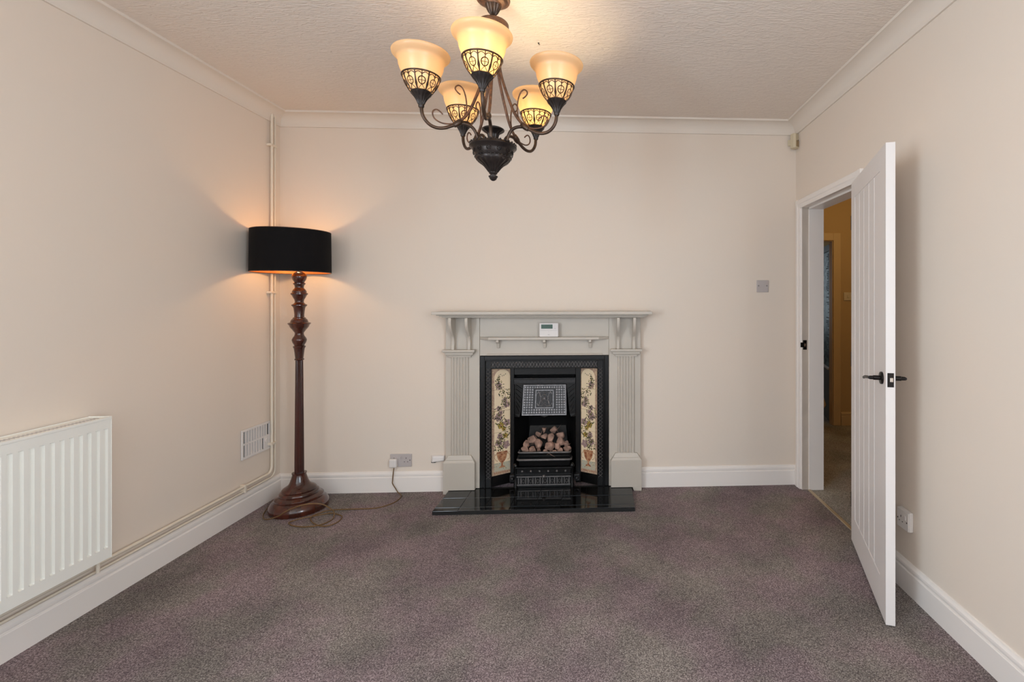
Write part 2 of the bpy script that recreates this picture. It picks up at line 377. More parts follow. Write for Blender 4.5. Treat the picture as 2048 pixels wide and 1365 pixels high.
# cornices
cp = [(0, 2.527), (0.010, 2.527), (0.012, 2.534)]
for k in range(9):
    a = k / 8 * PI / 2
    cp.append((0.012 + 0.076 * (1 - math.cos(a)), 2.534 + 0.064 * math.sin(a)))
cp += [(0.096, 2.598), (0.098, 2.612), (0.0, 2.612)]
for nm, path, side, lb in (('trim_1', [(XL, YB), (XL, 0)], -1, 'white coved cornice along the radiator wall'),
                           ('trim_2', [(XL, 0), (XR, 0)], -1, 'white coved cornice above the chimney wall'),
                           ('trim_3', [(XR, 0), (XR, YB)], -1, 'white coved cornice above the open door')):
    # mitred ends
    a, b = Vector((*path[0], 0)), Vector((*path[1], 0)); d = (b - a).normalized(); nrm = Vector((d.y, -d.x, 0))
    mb = MB(); vs = []
    for (e, sgn) in ((a, 1), (b, -1)):
        mit = sgn if not (abs(e.y - YB) < 1e-6) else 0
        for (o, z) in cp: q = e + nrm * o + d * (o * mit); vs.append((q.x, q.y, z))
    m = len(cp); mb.add(vs, [(j, (j + 1) % m, (j + 1) % m + m, j + m) for j in range(m)] + [tuple(range(m)), tuple(range(m, 2 * m))])
    struct(mb.build(nm, M['cove'], smooth=35), lb, 'cornice')

# skirting
sp = [(0, 0), (0.018, 0), (0.018, 0.100), (0.016, 0.103), (0.011, 0.105), (0.011, 0.109), (0.015, 0.112), (0.017, 0.120), (0.015, 0.128), (0.009, 0.134), (0.007, 0.139), (0, 0.141)]
struct(run(sp, [(XL, YB), (XL, 0)], -1).build('baseboard_left', M['white'], smooth=30), 'white moulded skirting below the radiator pipes', 'skirting')
struct(run(sp, [(XL + 0.0, 0), (-1.10, 0)], -1).build('baseboard_back', M['white'], smooth=30), 'white moulded skirting between corner lamp and fireplace', 'skirting')
struct(run(sp, [(0.272, 0), (XR, 0), (XR, -0.034)], -1).build('baseboard_back_right', M['white'], smooth=30), 'white moulded skirting between fireplace and door frame', 'skirting')
struct(run(sp, [(XR, -0.905), (XR, YB)], -1).build('baseboard_right', M['white'], smooth=30), 'white moulded skirting along the wall behind the open door', 'skirting')
struct(run(sp, [(2.525, HY), (HX, HY)], -1).build('baseboard_hall', M['hall_trim'], smooth=30), 'hall skirting seen through the doorway', 'skirting')

# door frame
df = empty('trim_4', (XR, -0.47, 0), label='white door frame around the opening to the hall', cat='door frame', kind='structure')
def W(o, mb): return mb.xf(Matrix.Translation(-Vector(o.location)))
def arch(y0, y1):
    s = 1 if y1 > y0 else -1
    pts = [(XR, y0), (XR - 0.014, y0), (XR - 0.018, y0 + s * 0.004), (XR - 0.018, y0 + s * 0.030), (XR - 0.013, y0 + s * 0.036), (XR - 0.015, y0 + s * 0.042), (XR - 0.012, y1), (XR, y1)]
    return [(x, y) for x, y in pts]
for a, b in ((-0.034, -0.097), (-0.903, -0.842)):
    W(df, MB().poly([(x, y, 0) for x, y in arch(a, b)], (0, 0, 2.045))).build('architrave', M['white'], df)
W(df, MB().poly([(x - 0.0004, -0.9015, 2.044 - (-0.034 - y) * 1.0) for x, y in arch(-0.034, -0.095)], (0, 0.866, 0))).build('architrave', M['white'], df)
W(df, MB().box(XR - 0.002, XR + T + 0.002, DY0, DY0 + 0.014, 0, 2.0)).build('jamb', M['white'], df, bevel=0.001)
W(df, MB().box(XR - 0.002, XR + T + 0.002, DY1 - 0.014, DY1, 0, 2.0)).build('jamb', M['white'], df, bevel=0.001)
W(df, MB().box(XR - 0.002, XR + T + 0.002, DY1, DY0, 1.985, 2.01)).build('head_lining', M['white'], df, bevel=0.001)
W(df, MB().box(XR + 0.044, XR + T, DY0 - 0.012, DY0, 0, 1.985).box(XR + 0.044, XR + T, DY1, DY1 + 0.012, 0, 1.985).box(XR + 0.044, XR + T, DY1, DY0, 1.972, 1.985)).build('door_stop', M['white'], df, bevel=0.0015)
st = W(df, MB().box(XR + 0.006, XR + 0.032, DY0 - 0.003, DY0, 0.985, 1.052).box(XR - 0.012, XR + 0.008, DY0 - 0.003, DY0 - 0.001, 1.002, 1.036)).build('strike_plate', M['gun'], df); st['label'] = 'black metal strike plate'
W(df, MB().box(XR + 0.013, XR + 0.025, DY0 - 0.0045, DY0 - 0.003, 1.008, 1.028)).build('latch_hole', M['chrome'], st)
struct(MB().box(XR + 0.034, XR + 0.056, DY1, DY0 - 0.012, 0, 0.006).build('trim_5', M['brass'], bevel=0.002), 'thin metal threshold strip between room carpet and hall carpet', 'threshold')

# hall-end door frame
dh = empty('trim_6', (2.2, HY, 0), label='tan lit door frame at the end of the hall', cat='door frame', kind='structure')
W(dh, MB().box(2.44, 2.52, HY - 0.018, HY, 0, 2.04)).build('architrave', M['hall_trim'], dh, bevel=0.004)
W(dh, MB().box(1.84, 1.90, HY - 0.018, HY, 0, 2.04)).build('architrave', M['hall_trim'], dh, bevel=0.004)
W(dh, MB().box(1.90, 2.44, HY - 0.018, HY, 1.96, 2.04)).build('architrave', M['hall_trim'], dh, bevel=0.004)
W(dh, MB().box(2.434, 2.44, HY, HY + 0.065, 0, 1.96).box(1.90, 1.906, HY, HY + 0.065, 0, 1.96).box(1.906, 2.434, HY, HY + 0.065, 1.954, 1.96)).build('jamb', M['hall_trim'], dh)

# hall-end glazed door, standing open into the far room
d2 = empty('door_2', (2.480, HY + 0.105, 0.01), math.atan2(0.32, 0.084), label='grey door with dark teal glass ajar at the hall end', cat='door', kind='structure')
# local x along the leaf, y thickness
dm = MB()
for x0, x1 in ((0, 0.04), (0.60, 0.70)): dm.box(x0, x1, -0.02, 0.02, 0, 1.92)
dm.build('stile', M['teal_frame'], d2)
for z0, z1 in ((0, 0.56), (1.86, 1.93)): MB().box(0.04, 0.60, -0.02, 0.02, z0, z1).build('rail', M['teal_frame'], d2)
MB().box(0.04, 0.60, -0.006, 0.006, 0.575, 1.86).build('glass_pane', M['teal'], d2)
o = MB().box(0.04, 0.60, -0.03, 0.03, 0.556, 0.572).build('glazing_bead', M['white'], d2); o['label'] = 'white glazing bead'
rnd = random.Random(3); pm = MB()
for k in range(60):
    z = 0.70 + k * 0.019
    if rnd.random() < 0.8: pm.box(0.045 + rnd.random() * 0.05, 0.12 + rnd.random() * 0.14, 0.006, 0.010, z, z + 0.010)
o = pm.build('glass_pattern', M['dark'], d2); o['kind'] = 'stuff'

# hall wall switch and the tan board
hs = empty('light_switch', (2.60, HY, 1.368), label='small tan light switch on the hall end wall', cat='switch')
MB().box(-0.043, 0.043, -0.010, 0, -0.043, 0.043).build('plate', M['cream_plastic'], hs, bevel=0.003)
MB().box(-0.010, 0.010, -0.016, -0.010, -0.016, 0.016).build('rocker', M['cream_plastic'], hs, bevel=0.002)
tb = empty('wooden_board', (2.30, 1.72, 0), label='pale wooden board leaning in the far doorway', cat='board')
MB().poly([(-0.12, 0, 0.0), (-0.02, 0, 0.0), (0.105, 0, 0.125), (0.152, 0, 0.18), (0.105, 0, 0.30), (-0.06, 0, 0.52)], (0, 0.012, 0)).build('board_face', M['tan'], tb, bevel=0.008)
MB().box(-0.10, -0.04, 0.0125, 0.03, 0.0, 0.30).build('batten', M['tan'], tb)
point('hall_lamp_light', (2.45, 0.30, 2.25), 13.0, (1.0, 0.75, 0.38), 0.08)

# ------------------------------------------------------------ open door
th = math.atan2(-0.699, -0.225)
d1 = empty('door_1', (1.382, -0.815, 0.006), th, label='white ledged panel door standing open against the wall', cat='door', kind='structure')
# local x from hinge to free edge, +y of the leaf faces the wall side once rotated; visible face is y = 0 side
LW, LH, LT = 0.728, 1.978, 0.036
# after rotation local +y = (-sin th, cos th) = pointing (+x, -y): the wall side
FY0, FY1 = 0.0, LT
MB().box(0, 0.094, FY0, FY1, 0, LH).build('stile', M['door'], d1, bevel=0.0012)
MB().box(0.628, LW, FY0, FY1, 0, LH).build('stile', M['door'], d1, bevel=0.0012)
MB().box(0.094, 0.628, FY0, FY1, 0, 0.150).build('rail', M['door'], d1, bevel=0.0012)
MB().box(0.094, 0.628, FY0, FY1, 1.885, LH).build('rail', M['door'], d1, bevel=0.0012)
bw = (0.628 - 0.094) / 5
for k in range(5):
    x0 = 0.094 + k * bw; x1 = x0 + bw; c = 0.0060; e = 0.0008
    b = MB()
    b.poly([(x0 + e, 0.0085, 0.15), (x0 + c, 0.0025, 0.15), (x1 - c, 0.0025, 0.15), (x1 - e, 0.0085, 0.15),
            (x1 - e, LT - 0.006, 0.15), (x1 - c, LT - 0.0015, 0.15), (x0 + c, LT - 0.0015, 0.15), (x0 + e, LT - 0.006, 0.15)], (0, 0, 1.735))
    b.build('board', M['door'], d1)
for sgn, face in ((-1, 0.0), (1, LT)):
    h = MB()
    n0 = len(h.v)
    h.lathe([(0.0001, 0), (0.026, 0), (0.026, 0.007), (0.023, 0.009), (0.0001, 0.009)], 28)
    h.xf(Matrix.Translation((0.672, face, 1.004)) @ Matrix.Rotation(-sgn * PI / 2, 4, 'X'), n0)
    ro = h.build('door_handle', M['gun'], d1, smooth=40); ro['label'] = 'black nickel lever handle'
    l = MB(); n0 = len(l.v)
    l.lathe([(0.0001, 0.009), (0.010, 0.009), (0.010, 0.034), (0.008, 0.036), (0.0075, 0.050), (0.0001, 0.050)], 20)
    l.xf(Matrix.Translation((0.672, face, 1.004)) @ Matrix.Rotation(-sgn * PI / 2, 4, 'X'), n0)
    l.build('neck', M['gun'], ro, smooth=40)
    yy = face + sgn * 0.050
    MB().tube(smooth_path([(0.676, yy, 1.004), (0.65, yy + sgn * 0.001, 1.002), (0.60, yy, 0.996), (0.565, yy - sgn * 0.001, 0.988)], 4), [0.0065] * 13, 10).build('lever', M['gun'], ro, smooth=50)
lp = MB().box(LW, LW + 0.0015, 0.006, 0.030, 0.975, 1.033).build('latch_plate', M['gun'], d1, bevel=0.0005); lp['label'] = 'black latch plate on the door edge'
MB().box(LW + 0.0015, LW + 0.007, 0.014, 0.027, 0.996, 1.014).build('latch_bolt', M['chrome'], lp, bevel=0.002)
for z in (0.22, 1.0, 1.76):
    MB().lathe([(0.006, -0.04), (0.006, 0.04)], 12, (-0.006, 0.004, z), caps=True).build('hinge', M['gun'], d1, smooth=40)

# ------------------------------------------------------------ fireplace surround
mt = empty('fireplace_surround', (-0.405, 0, 0), label='putty painted wooden fireplace surround with mantelshelf and fluted pilasters', cat='fireplace surround')
MP = M['mantel']
for xa, xb in ((-1.083, -0.852), (0.045, 0.268)): W(mt, MB().box(xa, xb, -0.045, 0, 0.028, 1.215)).build('back_panel', MP, mt, bevel=0.002)
W(mt, MB().box(-0.852, 0.045, -0.038, 0, 0.947, 1.215)).build('frieze', MP, mt, bevel=0.002)
W(mt, MB().poly([(-0.80, -0.038, 0.949), (-0.80, -0.046, 0.949), (-0.80, -0.046, 0.953), (-0.80, -0.038, 0.962)], (0.80, 0, 0))).build('fillet', MP, mt)
# mantelshelf
shp = [(0, 1.214), (0.115, 1.214), (0.118, 1.218), (0.135, 1.222), (0.145, 1.228), (0.148, 1.234), (0.158, 1.236), (0.168, 1.238), (0.172, 1.246), (0.168, 1.254), (0.160, 1.257), (0, 1.257)]
def shelf(prof, x0, x1, out):
    mb = MB(); m = len(prof); vs = []
    for (X, s) in ((x0, -1), (x1, 1)):
        for (o, z) in prof: vs.append((X + s * (o - out), -o, z))
    vs2 = []
    # back corners follow the same moulded overhang at the ends
    for (X, s) in ((x0, -1), (x1, 1)):
        for (o, z) in prof: vs2.append((X + s * (o - out), 0.0, z))
    mb.add(vs + vs2, [(j, (j + 1) % m, (j + 1) % m + m, j + m) for j in range(1, m - 1)]
           + [(j, j + 1, j + 1 + 2 * m, j + 2 * m) for j in range(1, m - 2)] + [(m + j, m + j + 1, m + j + 1 + 2 * m, m + j + 2 * m) for j in range(1, m - 2)])
    return mb
sm = MB()
for k, (o, z0, z1) in enumerate(((0.118, 1.214, 1.222), (0.132, 1.222, 1.229), (0.146, 1.229, 1.236), (0.170, 1.236, 1.257))):
    e = o - 0.170
    sm.box(-1.139 - e, 0.339 + e, -o, 0, z0, z1)
W(mt, sm).build('mantelshelf', MP, mt, bevel=0.003, seg=3)
# pilasters: fluted panel, capital, plinth
for (cx, foot) in ((-0.984, -1), (0.166, 1)):
    f = MB(); n = 6; x0 = cx - 0.060; wd = 0.120 / n
    pts = [(x0, -0.045)]
    for k in range(n):
        for q in range(7):
            a = q / 6 * PI; pts.append((x0 + wd * (k + 0.5) - math.cos(a) * wd * 0.40, -0.0505 - 0.0075 * math.sin(a)))
    pts.append((x0 + 0.120, -0.045))
    f.poly([(x, y, 0.262) for x, y in pts], (0, 0, 0.680))
    W(mt, f).build('fluted_panel', MP, mt, smooth=40)
    c = MB()
    for (hw, d, z0, z1) in ((0.078, 0.062, 0.938, 0.950), (0.086, 0.070, 0.950, 0.958), (0.096, 0.080, 0.958, 0.972), (0.104, 0.088, 0.972, 0.978), (0.110, 0.094, 0.978, 0.993)):
        c.box(cx - hw, cx + hw, -d, -0.040, z0, z1)
    W(mt, c).build('capital', MP, mt, bevel=0.003, seg=3)
    p = MB(); hw = 0.107
    zb = 0.0275
    p.box(cx - hw, cx + hw, -0.078, -0.040, zb, 0.215)
    p.hexa([(cx - hw, -0.078, 0.215), (cx + hw, -0.078, 0.215), (cx + hw, -0.040, 0.215), (cx - hw, -0.040, 0.215)],
           [(cx - hw + 0.012, -0.070, 0.232), (cx + hw - 0.012, -0.070, 0.232), (cx + hw - 0.012, -0.040, 0.232), (cx - hw + 0.012, -0.040, 0.232)])
    p.hexa([(cx - hw + 0.012, -0.070, 0.232), (cx + hw - 0.012, -0.070, 0.232), (cx + hw - 0.012, -0.040, 0.232), (cx - hw + 0.012, -0.040, 0.232)],
           [(cx - hw + 0.032, -0.058, 0.262), (cx + hw - 0.032, -0.058, 0.262), (cx + hw - 0.032, -0.040, 0.262), (cx - hw + 0.032, -0.040, 0.262)])
    # foot outside the hearth reaching the carpet
    if foot < 0:
        p.poly([(cx - hw, -0.078, zb), (cx - hw, -0.078, 0.001), (cx - hw + 0.028, -0.078, 0.001), (cx - hw + 0.034, -0.078, 0.014), (cx - hw + 0.035, -0.078, zb)], (0, 0.078, 0))
    else:
        p.poly([(cx + hw, -0.078, zb), (cx + hw, -0.078, 0.001), (cx + hw - 0.052, -0.078, 0.001), (cx + hw - 0.060, -0.078, 0.014), (cx + hw - 0.062, -0.078, zb)], (0, 0.078, 0))
    W(mt, p).build('plinth', MP, mt, bevel=0.002)
# scrolled brackets
bp = [(0.045, 1.214), (0.150, 1.214), (0.152, 1.190), (0.146, 1.155), (0.128, 1.125), (0.104, 1.100), (0.086, 1.080), (0.078, 1.055), (0.078, 1.030), (0.082, 1.010), (0.082, 0.993), (0.045, 0.993)]
bpd = [(v.x, v.y) for v in smooth_path([(a, b, 0) for a, b in bp[1:-1]], 3)]
bpd = [bp[0]] + bpd + [bp[-1]]
for x in (-1.024, -0.915, 0.108, 0.219):
    W(mt, MB().poly([(x - 0.0095, -o, z) for o, z in bpd], (0.019, 0, 0))).build('bracket', MP, mt, bevel=0.002)
# little shelf across the frieze
sh = MB()
pl = [(-0.850, -0.038), (-0.846, -0.044), (-0.780, -0.098), (-0.025, -0.098), (0.039, -0.044), (0.043, -0.038)]
sh.poly([(x, y, 1.060) for x, y in pl], (0, 0, 0.018))
pl2 = [(x if abs(x) > 0.9 else x, y) for x, y in pl]
W(mt, sh).build('narrow_shelf', MP, mt, bevel=0.003, seg=3)
for x in (-0.722, -0.402, -0.086):
    W(mt, MB().poly([(x - 0.009, -0.038, 1.060), (x - 0.009, -0.086, 1.060), (x - 0.009, -0.088, 1.045), (x - 0.009, -0.080, 1.038), (x - 0.009, -0.060, 1.034), (x - 0.009, -0.052, 1.005), (x - 0.009, -0.050, 1.000), (x - 0.009, -0.038, 1.000)], (0.018, 0, 0))).build('small_bracket', MP, mt, bevel=0.002)

# ------------------------------------------------------------ hearth
he = empty('hearth', (-0.425, -0.2, 0), label='glossy black tiled hearth slab in front of the fireplace', cat='hearth')
hx0, hx1 = -1.055, 0.205
W(he, MB().poly([(hx0, -0.392, 0.0), (hx1, -0.398, 0.0), (hx1, 0.20, 0.0), (hx0, 0.0, 0.0)][:2] + [(hx1, -0.012, 0.0), (hx0 + 0.01, -0.012, 0.0)], (0, 0, 0.021))).build('slab', M['grout'], he, bevel=0.002)
rows = [(-0.394, -0.347), (-0.345, -0.200), (-0.198, -0.05)]
nc = 8; tw = (hx1 - hx0) / nc
for r, (y0, y1) in enumerate(rows):
    for c in range(nc):
        x0 = hx0 + c * tw; dz = random.uniform(-0.0005, 0.0005); tlt = random.uniform(-0.0005, 0.0005)
        a = [(x0 + 0.001, y0 + 0.001, 0.020), (x0 + tw - 0.001, y0 + 0.001, 0.020), (x0 + tw - 0.001, y1 - 0.001, 0.020), (x0 + 0.001, y1 - 0.001, 0.020)]
        b = [(p[0], p[1], 0.0255 + dz + (tlt if i in (0, 1) else -tlt)) for i, p in enumerate(a)]
        W(he, MB().hexa(a, b)).build('tile', M['hearth'], he, bevel=0.0012)

# ------------------------------------------------------------ cast iron insert
ins = empty('cast_iron_fireplace', (-0.4035, 0, 0.026), label='black cast iron fireplace insert with two floral tile panels', cat='fireplace')
IR = M['iron']; z0, z1 = 0.027, 0.944; a, b = -0.850, 0.043
def frame(mb, x0, x1, zt, wd, y0, y1, zb=0.027, wt=None):
    wt = wt or wd
    mb.box(x0, x0 + wd, y0, y1, zb, zt).box(x1 - wd, x1, y0, y1, zb, zt).box(x0 + wd, x1 - wd, y0, y1, zt - wt, zt)
f = MB()
frame(f, a, b, z1, 0.030, -0.040, 0.02)
frame(f, a + 0.030, b - 0.030, z1 - 0.026, 0.008, -0.056, 0.02)
frame(f, a + 0.038, b - 0.038, z1 - 0.034, 0.040, -0.042, 0.02, wt=0.052)
frame(f, a + 0.074, b - 0.074, z1 - 0.082, 0.006, -0.050, 0.02)
W(ins, f).build('outer_frame', IR, ins, bevel=0.002)
# lattice relief on the frame band: crossed ribs
lat = MB()
def rib(p, q, r=0.0016): lat.tube([p, q], r, 5)
yb = -0.0445
bx0, bx1, bz0, bz1 = a + 0.080, b - 0.080, 0.865, 0.905
n = 34; stp = (bx1 - bx0) / n
for k in range(n):
    xx = bx0 + k * stp
    rib((xx, yb, bz0), (xx + stp, yb, bz1), 0.0024); rib((xx, yb, bz1), (xx + stp, yb, bz0), 0.0024)
    if k % 2 == 0: lat.box(xx + stp * 0.35, xx + stp * 0.65, yb - 0.004, yb, (bz0 + bz1) / 2 - 0.003, (bz0 + bz1) / 2 + 0.003)
for sx in (a + 0.042, b - 0.042 - 0.031):
    m = 30; sz = (0.860 - 0.09) / m
    for k in range(m):
        zz = 0.09 + k * sz
        rib((sx, yb, zz), (sx + 0.031, yb, zz + sz), 0.0016); rib((sx + 0.031, yb, zz), (sx, yb, zz + sz), 0.0016)
W(ins, lat).build('lattice_relief', M['iron_relief'], ins)
# splayed cheeks carrying the tiles and everything inside
for s in (-1, 1):
    xc = -0.4035
    def X(d): return xc + s * d
    # cheek plate from (0.385,-0.030) to (0.240,0.052)
    ck = MB()
    P0, P1 = (X(0.372), -0.034), (-0.411 + s * 0.2395, 0.050)
    ck.hexa([(P0[0], P0[1] + 0.006, 0.027), (P1[0], P1[1] + 0.006, 0.027), (P1[0], P1[1] + 0.016, 0.027), (P0[0], P0[1] + 0.016, 0.027)],
            [(P0[0], P0[1] + 0.006, 0.865), (P1[0], P1[1] + 0.006, 0.865), (P1[0], P1[1] + 0.016, 0.865), (P0[0], P0[1] + 0.016, 0.865)])
    W(ins, ck).build('cheek_plate', IR, ins)
    dx, dy = P1[0] - P0[0], P1[1] - P0[1]; L = math.hypot(dx, dy); ux, uy = dx / L, dy / L
    nx, ny = (uy, -ux) if s < 0 else (-uy, ux)
    if ny > 0: nx, ny = -nx, -ny
    TW = 0.152; TH = 0.150; TZ = 0.103
    def tp(u, v, h): # u across from outer edge 0..TW, v height, h proud
        q = 0.004 + u
        return (P0[0] + ux * q + nx * h, P0[1] + uy * q + ny * h, TZ + v)
    for k in range(5):
        v0 = k * TH + 0.0006; v1 = (k + 1) * TH - 0.0006
        t = MB(); A = [tp(0, v0, -0.004), tp(TW, v0, -0.004), tp(TW, v1, -0.004), tp(0, v1, -0.004)]; B = [tp(0, v0, 0.003), tp(TW, v0, 0.003), tp(TW, v1, 0.003), tp(0, v1, 0.003)]
        t.hexa(A, B)
        to = W(ins, t).build('tile', M['cream_tile'], ins, bevel=0.0008)
        # flat glazed print of this tile (part of one tall urn-and-vine picture)
        pr = MB(); lo, hi = v0 / (5 * TH), v1 / (5 * TH)
        rr = random.Random(11 + k)
        def flat(pts, mi, h=0.0034):
            pr.cur = mi; o = len(pr.v)
            pts = [(min(max(u, 0.001), TW - 0.001), min(max(v, v0), v1)) for u, v in pts]
            pr.v += [tp(u, v, h) for u, v in pts]; pr.f.append([o + i for i in range(len(pts))]); pr.mi.append(mi)
        def leaf(u, v, ang, ln, wd, mi, h=0.0038):
            c, sn = math.cos(ang), math.sin(ang)
            flat([(u + c * x - sn * y, v + sn * x + c * y) for x, y in ((0, 0), (ln * .3, wd), (ln * .7, wd * .8), (ln, 0), (ln * .7, -wd * .8), (ln * .3, -wd))], mi, h)
        def blob(u, v, r, mi, h=0.0036, n=9):
            flat([(u + r * (1 if j % 2 else 0.72) * math.cos(2 * PI * j / n), v + r * (1 if j % 2 else 0.72) * math.sin(2 * PI * j / n)) for j in range(n)], mi, h)
        # narrow mauve border each side
        bwid = 0.018
        flat([(0.001, v0), (bwid, v0), (bwid, v1), (0.001, v1)], 0); flat([(TW - bwid, v0), (TW - 0.001, v0), (TW - 0.001, v1), (TW - bwid, v1)], 0)
        if k == 4:      # rounded arch head: spandrels
            cu, rad = TW / 2, TW / 2 - bwid; cv = v1 - rad - 0.008
            for sg in (-1, 1):
                arc_ = [(cu + sg * rad * math.cos(q / 6 * PI / 2), cv + rad * math.sin(q / 6 * PI / 2)) for q in range(7)]
                for q in range(6):
                    flat([arc_[q], (cu + sg * (TW / 2 - 0.001), arc_[q][1]), (cu + sg * (TW / 2 - 0.001), arc_[q + 1][1]), arc_[q + 1]], 0, 0.0035)
            flat([(0.001, v1 - 0.008), (TW - 0.001, v1 - 0.008), (TW - 0.001, v1), (0.001, v1)], 0, 0.0035)
            for j in range(5): leaf(0.05 + j * 0.012, cv + 0.012 + 0.006 * math.sin(j * 2), 1.2, 0.012, 0.0022, 1)
        if k == 0:      # pale ground, border and foot of the urn
            flat([(bwid, v0 + 0.026), (TW - bwid, v0 + 0.026), (TW - bwid, v0 + 0.085), (bwid, v0 + 0.085)], 5, 0.0034)
            flat([(bwid, v0), (TW - bwid, v0), (TW - bwid, v0 + 0.026), (bwid, v0 + 0.026)], 0, 0.0034)
            for j in range(9): blob(0.022 + j * 0.0135, v0 + 0.015, 0.0052, 4)
            for j in range(26): leaf(bwid + rr.random() * 0.11, v0 + 0.03 + rr.random() * 0.055, rr.random() * 6, 0.008, 0.0016, 2 if j % 2 else 0)
            ur = [(0.050, 0.048), (0.100, 0.048), (0.094, 0.056), (0.082, 0.064), (0.080, 0.080), (0.092, 0.092), (0.106, 0.112), (0.112, 0.138), (0.116, 0.1494), (0.034, 0.1494), (0.038, 0.138), (0.044, 0.112), (0.058, 0.092), (0.070, 0.080), (0.068, 0.064), (0.056, 0.056)]
            flat([ur[0], ur[1], ur[2], ur[15]], 4, 0.0040); flat([ur[15], ur[2], ur[3], ur[14]], 4, 0.0040); flat([ur[14], ur[3], ur[4], ur[13]], 4, 0.0040)
            flat([ur[13], ur[4], ur[5], ur[12]], 4, 0.0040); flat([ur[12], ur[5], ur[6], ur[11]], 4, 0.0040); flat([ur[11], ur[6], ur[7], ur[10]], 4, 0.0040); flat([ur[10], ur[7], ur[8], ur[9]], 4, 0.0040)
            for sg in (-1, 1):
                for j in range(8):
                    q = -PI / 2 + j / 7 * PI
                    leaf(0.075 + sg * (0.040 + 0.016 * math.cos(q)), 0.122 + 0.022 * math.sin(q), q + PI / 2, 0.010, 0.0022, 4, 0.0042)
        if k == 1:      # urn lip, bouquet foot
            flat([(0.032, v0), (0.118, v0), (0.112, v0 + 0.012), (0.038, v0 + 0.012)], 4, 0.0040)
        # winding vine
        if k >= 1:
            base = v0 + (0.012 if k == 1 else 0.0); top = v1 - (0.060 if k == 4 else 0.0)
            nleaf = 100 if k < 4 else 46
            fl = {1: [(0.050, 0.075, 3, .022), (0.104, 0.055, 3, .024), (0.060, 0.12, 3, .018), (0.100, 0.12, 6, .016)],
                  2: [(0.066, 0.045, 6, .020), (0.088, 0.020, 6, .014), (0.110, 0.060, 3, .022), (0.048, 0.105, 3, .024), (0.062, 0.135, 3, .016)],
                  3: [(0.108, 0.040, 3, .020), (0.098, 0.075, 3, .016), (0.050, 0.018, 3, .015)],
                  4: [(0.050, 0.030, 3, .020), (0.058, 0.012, 3, .015)]}[k]
            for (u, v, mi, r_) in [(a_, b_, c_, d_ * 1.35) for a_, b_, c_, d_ in fl]:
                if mi == 3 :
                    for q in range(5): leaf(u, v0 + v, q * 2 * PI / 5 + k, r_, r_ * 0.42, 3, 0.0035)
                    blob(u, v0 + v, r_ * 0.45, 3, 0.0036)
                else:
                    for q in range(5): leaf(u, v0 + v, q * 2 * PI / 5 + 0.4, r_, r_ * 0.45, 6, 0.0035)
                    blob(u, v0 + v, r_ * 0.3, 4, 0.0037, 7)
            for j in range(nleaf):
                v = base + (top - base) * (j + rr.random()) / nleaf
                cu = 0.075 + 0.026 * math.sin(v * 26)
                wid = 0.042 if k < 4 else 0.030 * (1 - (v - base) / (top - base)) + 0.010
                leaf(cu + rr.uniform(-wid, wid), v, rr.random() * 6.28, rr.uniform(0.008, 0.018), rr.uniform(0.0018, 0.0038), 1 if rr.random() < 0.6 else 2, 0.0039)
            pr.cur = 1
            N = 12
            for j in range(N):
                va, vb = base + (top - base) * j / N, base + (top - base) * (j + 1) / N
                ua, ub = 0.075 + 0.026 * math.sin(va * 26), 0.075 + 0.026 * math.sin(vb * 26)
                flat([(ua - 0.001, va), (ua + 0.001, va), (ub + 0.001, vb), (ub - 0.001, vb)], 1, 0.0037)
        o = W(ins, pr).build('floral_print', [M['tile_edge'], M['print_leaf'], M['print_leaf2'], M['print_flower'], M['print_urn'], M['print_blue'], M['print_yellow']], to)
# inner surround of the fire opening
f = MB(); xc = -0.4085
f.box(-0.655, -0.628, 0.030, 0.075, 0.027, 0.865).box(-0.192, -0.155, 0.030, 0.075, 0.027, 0.865)
f.box(-0.628, -0.192, 0.030, 0.075, 0.800, 0.865)
f.box(-0.785, -0.03, 0.0, 0.06, 0.858, 0.866)
W(ins, f).build('inner_frame', IR, ins, bevel=0.003)
f = MB(); f.box(-0.628, -0.192, 0.020, 0.07, 0.736, 0.778).box(-0.628, -0.192, 0.012, 0.07, 0.770, 0.780).box(-0.628, -0.192, 0.014, 0.07, 0.736, 0.744)
W(ins, f).build('hood_rail', M['iron_hood'], ins, bevel=0.003)
# arched wings each side of the hood
for s in (-1, 1):
    x0 = -0.628 if s < 0 else -0.192; x1 = xc + s * 0.150
    w_ = MB()
    zz = [0.736, 0.68, 0.62, 0.56, 0.52, 0.500]
    wd = [1.0, 0.88, 0.80, 0.72, 0.62, 0.50]
    for i in range(5):
        xa, xb = x0 + (x1 - x0) * wd[i], x0 + (x1 - x0) * wd[i + 1]
        w_.hexa([(x0, 0.040, zz[i]), (xa, 0.030, zz[i]), (xa, 0.060, zz[i]), (x0, 0.070, zz[i])], [(x0, 0.040, zz[i + 1]), (xb, 0.030, zz[i + 1]), (xb, 0.060, zz[i + 1]), (x0, 0.070, zz[i + 1])])
    for i in range(6): w_.tube([(x0 + (x1 - x0) * 0.15, 0.036, 0.73 - i * 0.03), (x0 + (x1 - x0) * (0.8 - 0.06 * i), 0.030, 0.70 - i * 0.033)], 0.003, 6)
    W(ins, w_).build('hood_wing', IR, ins)
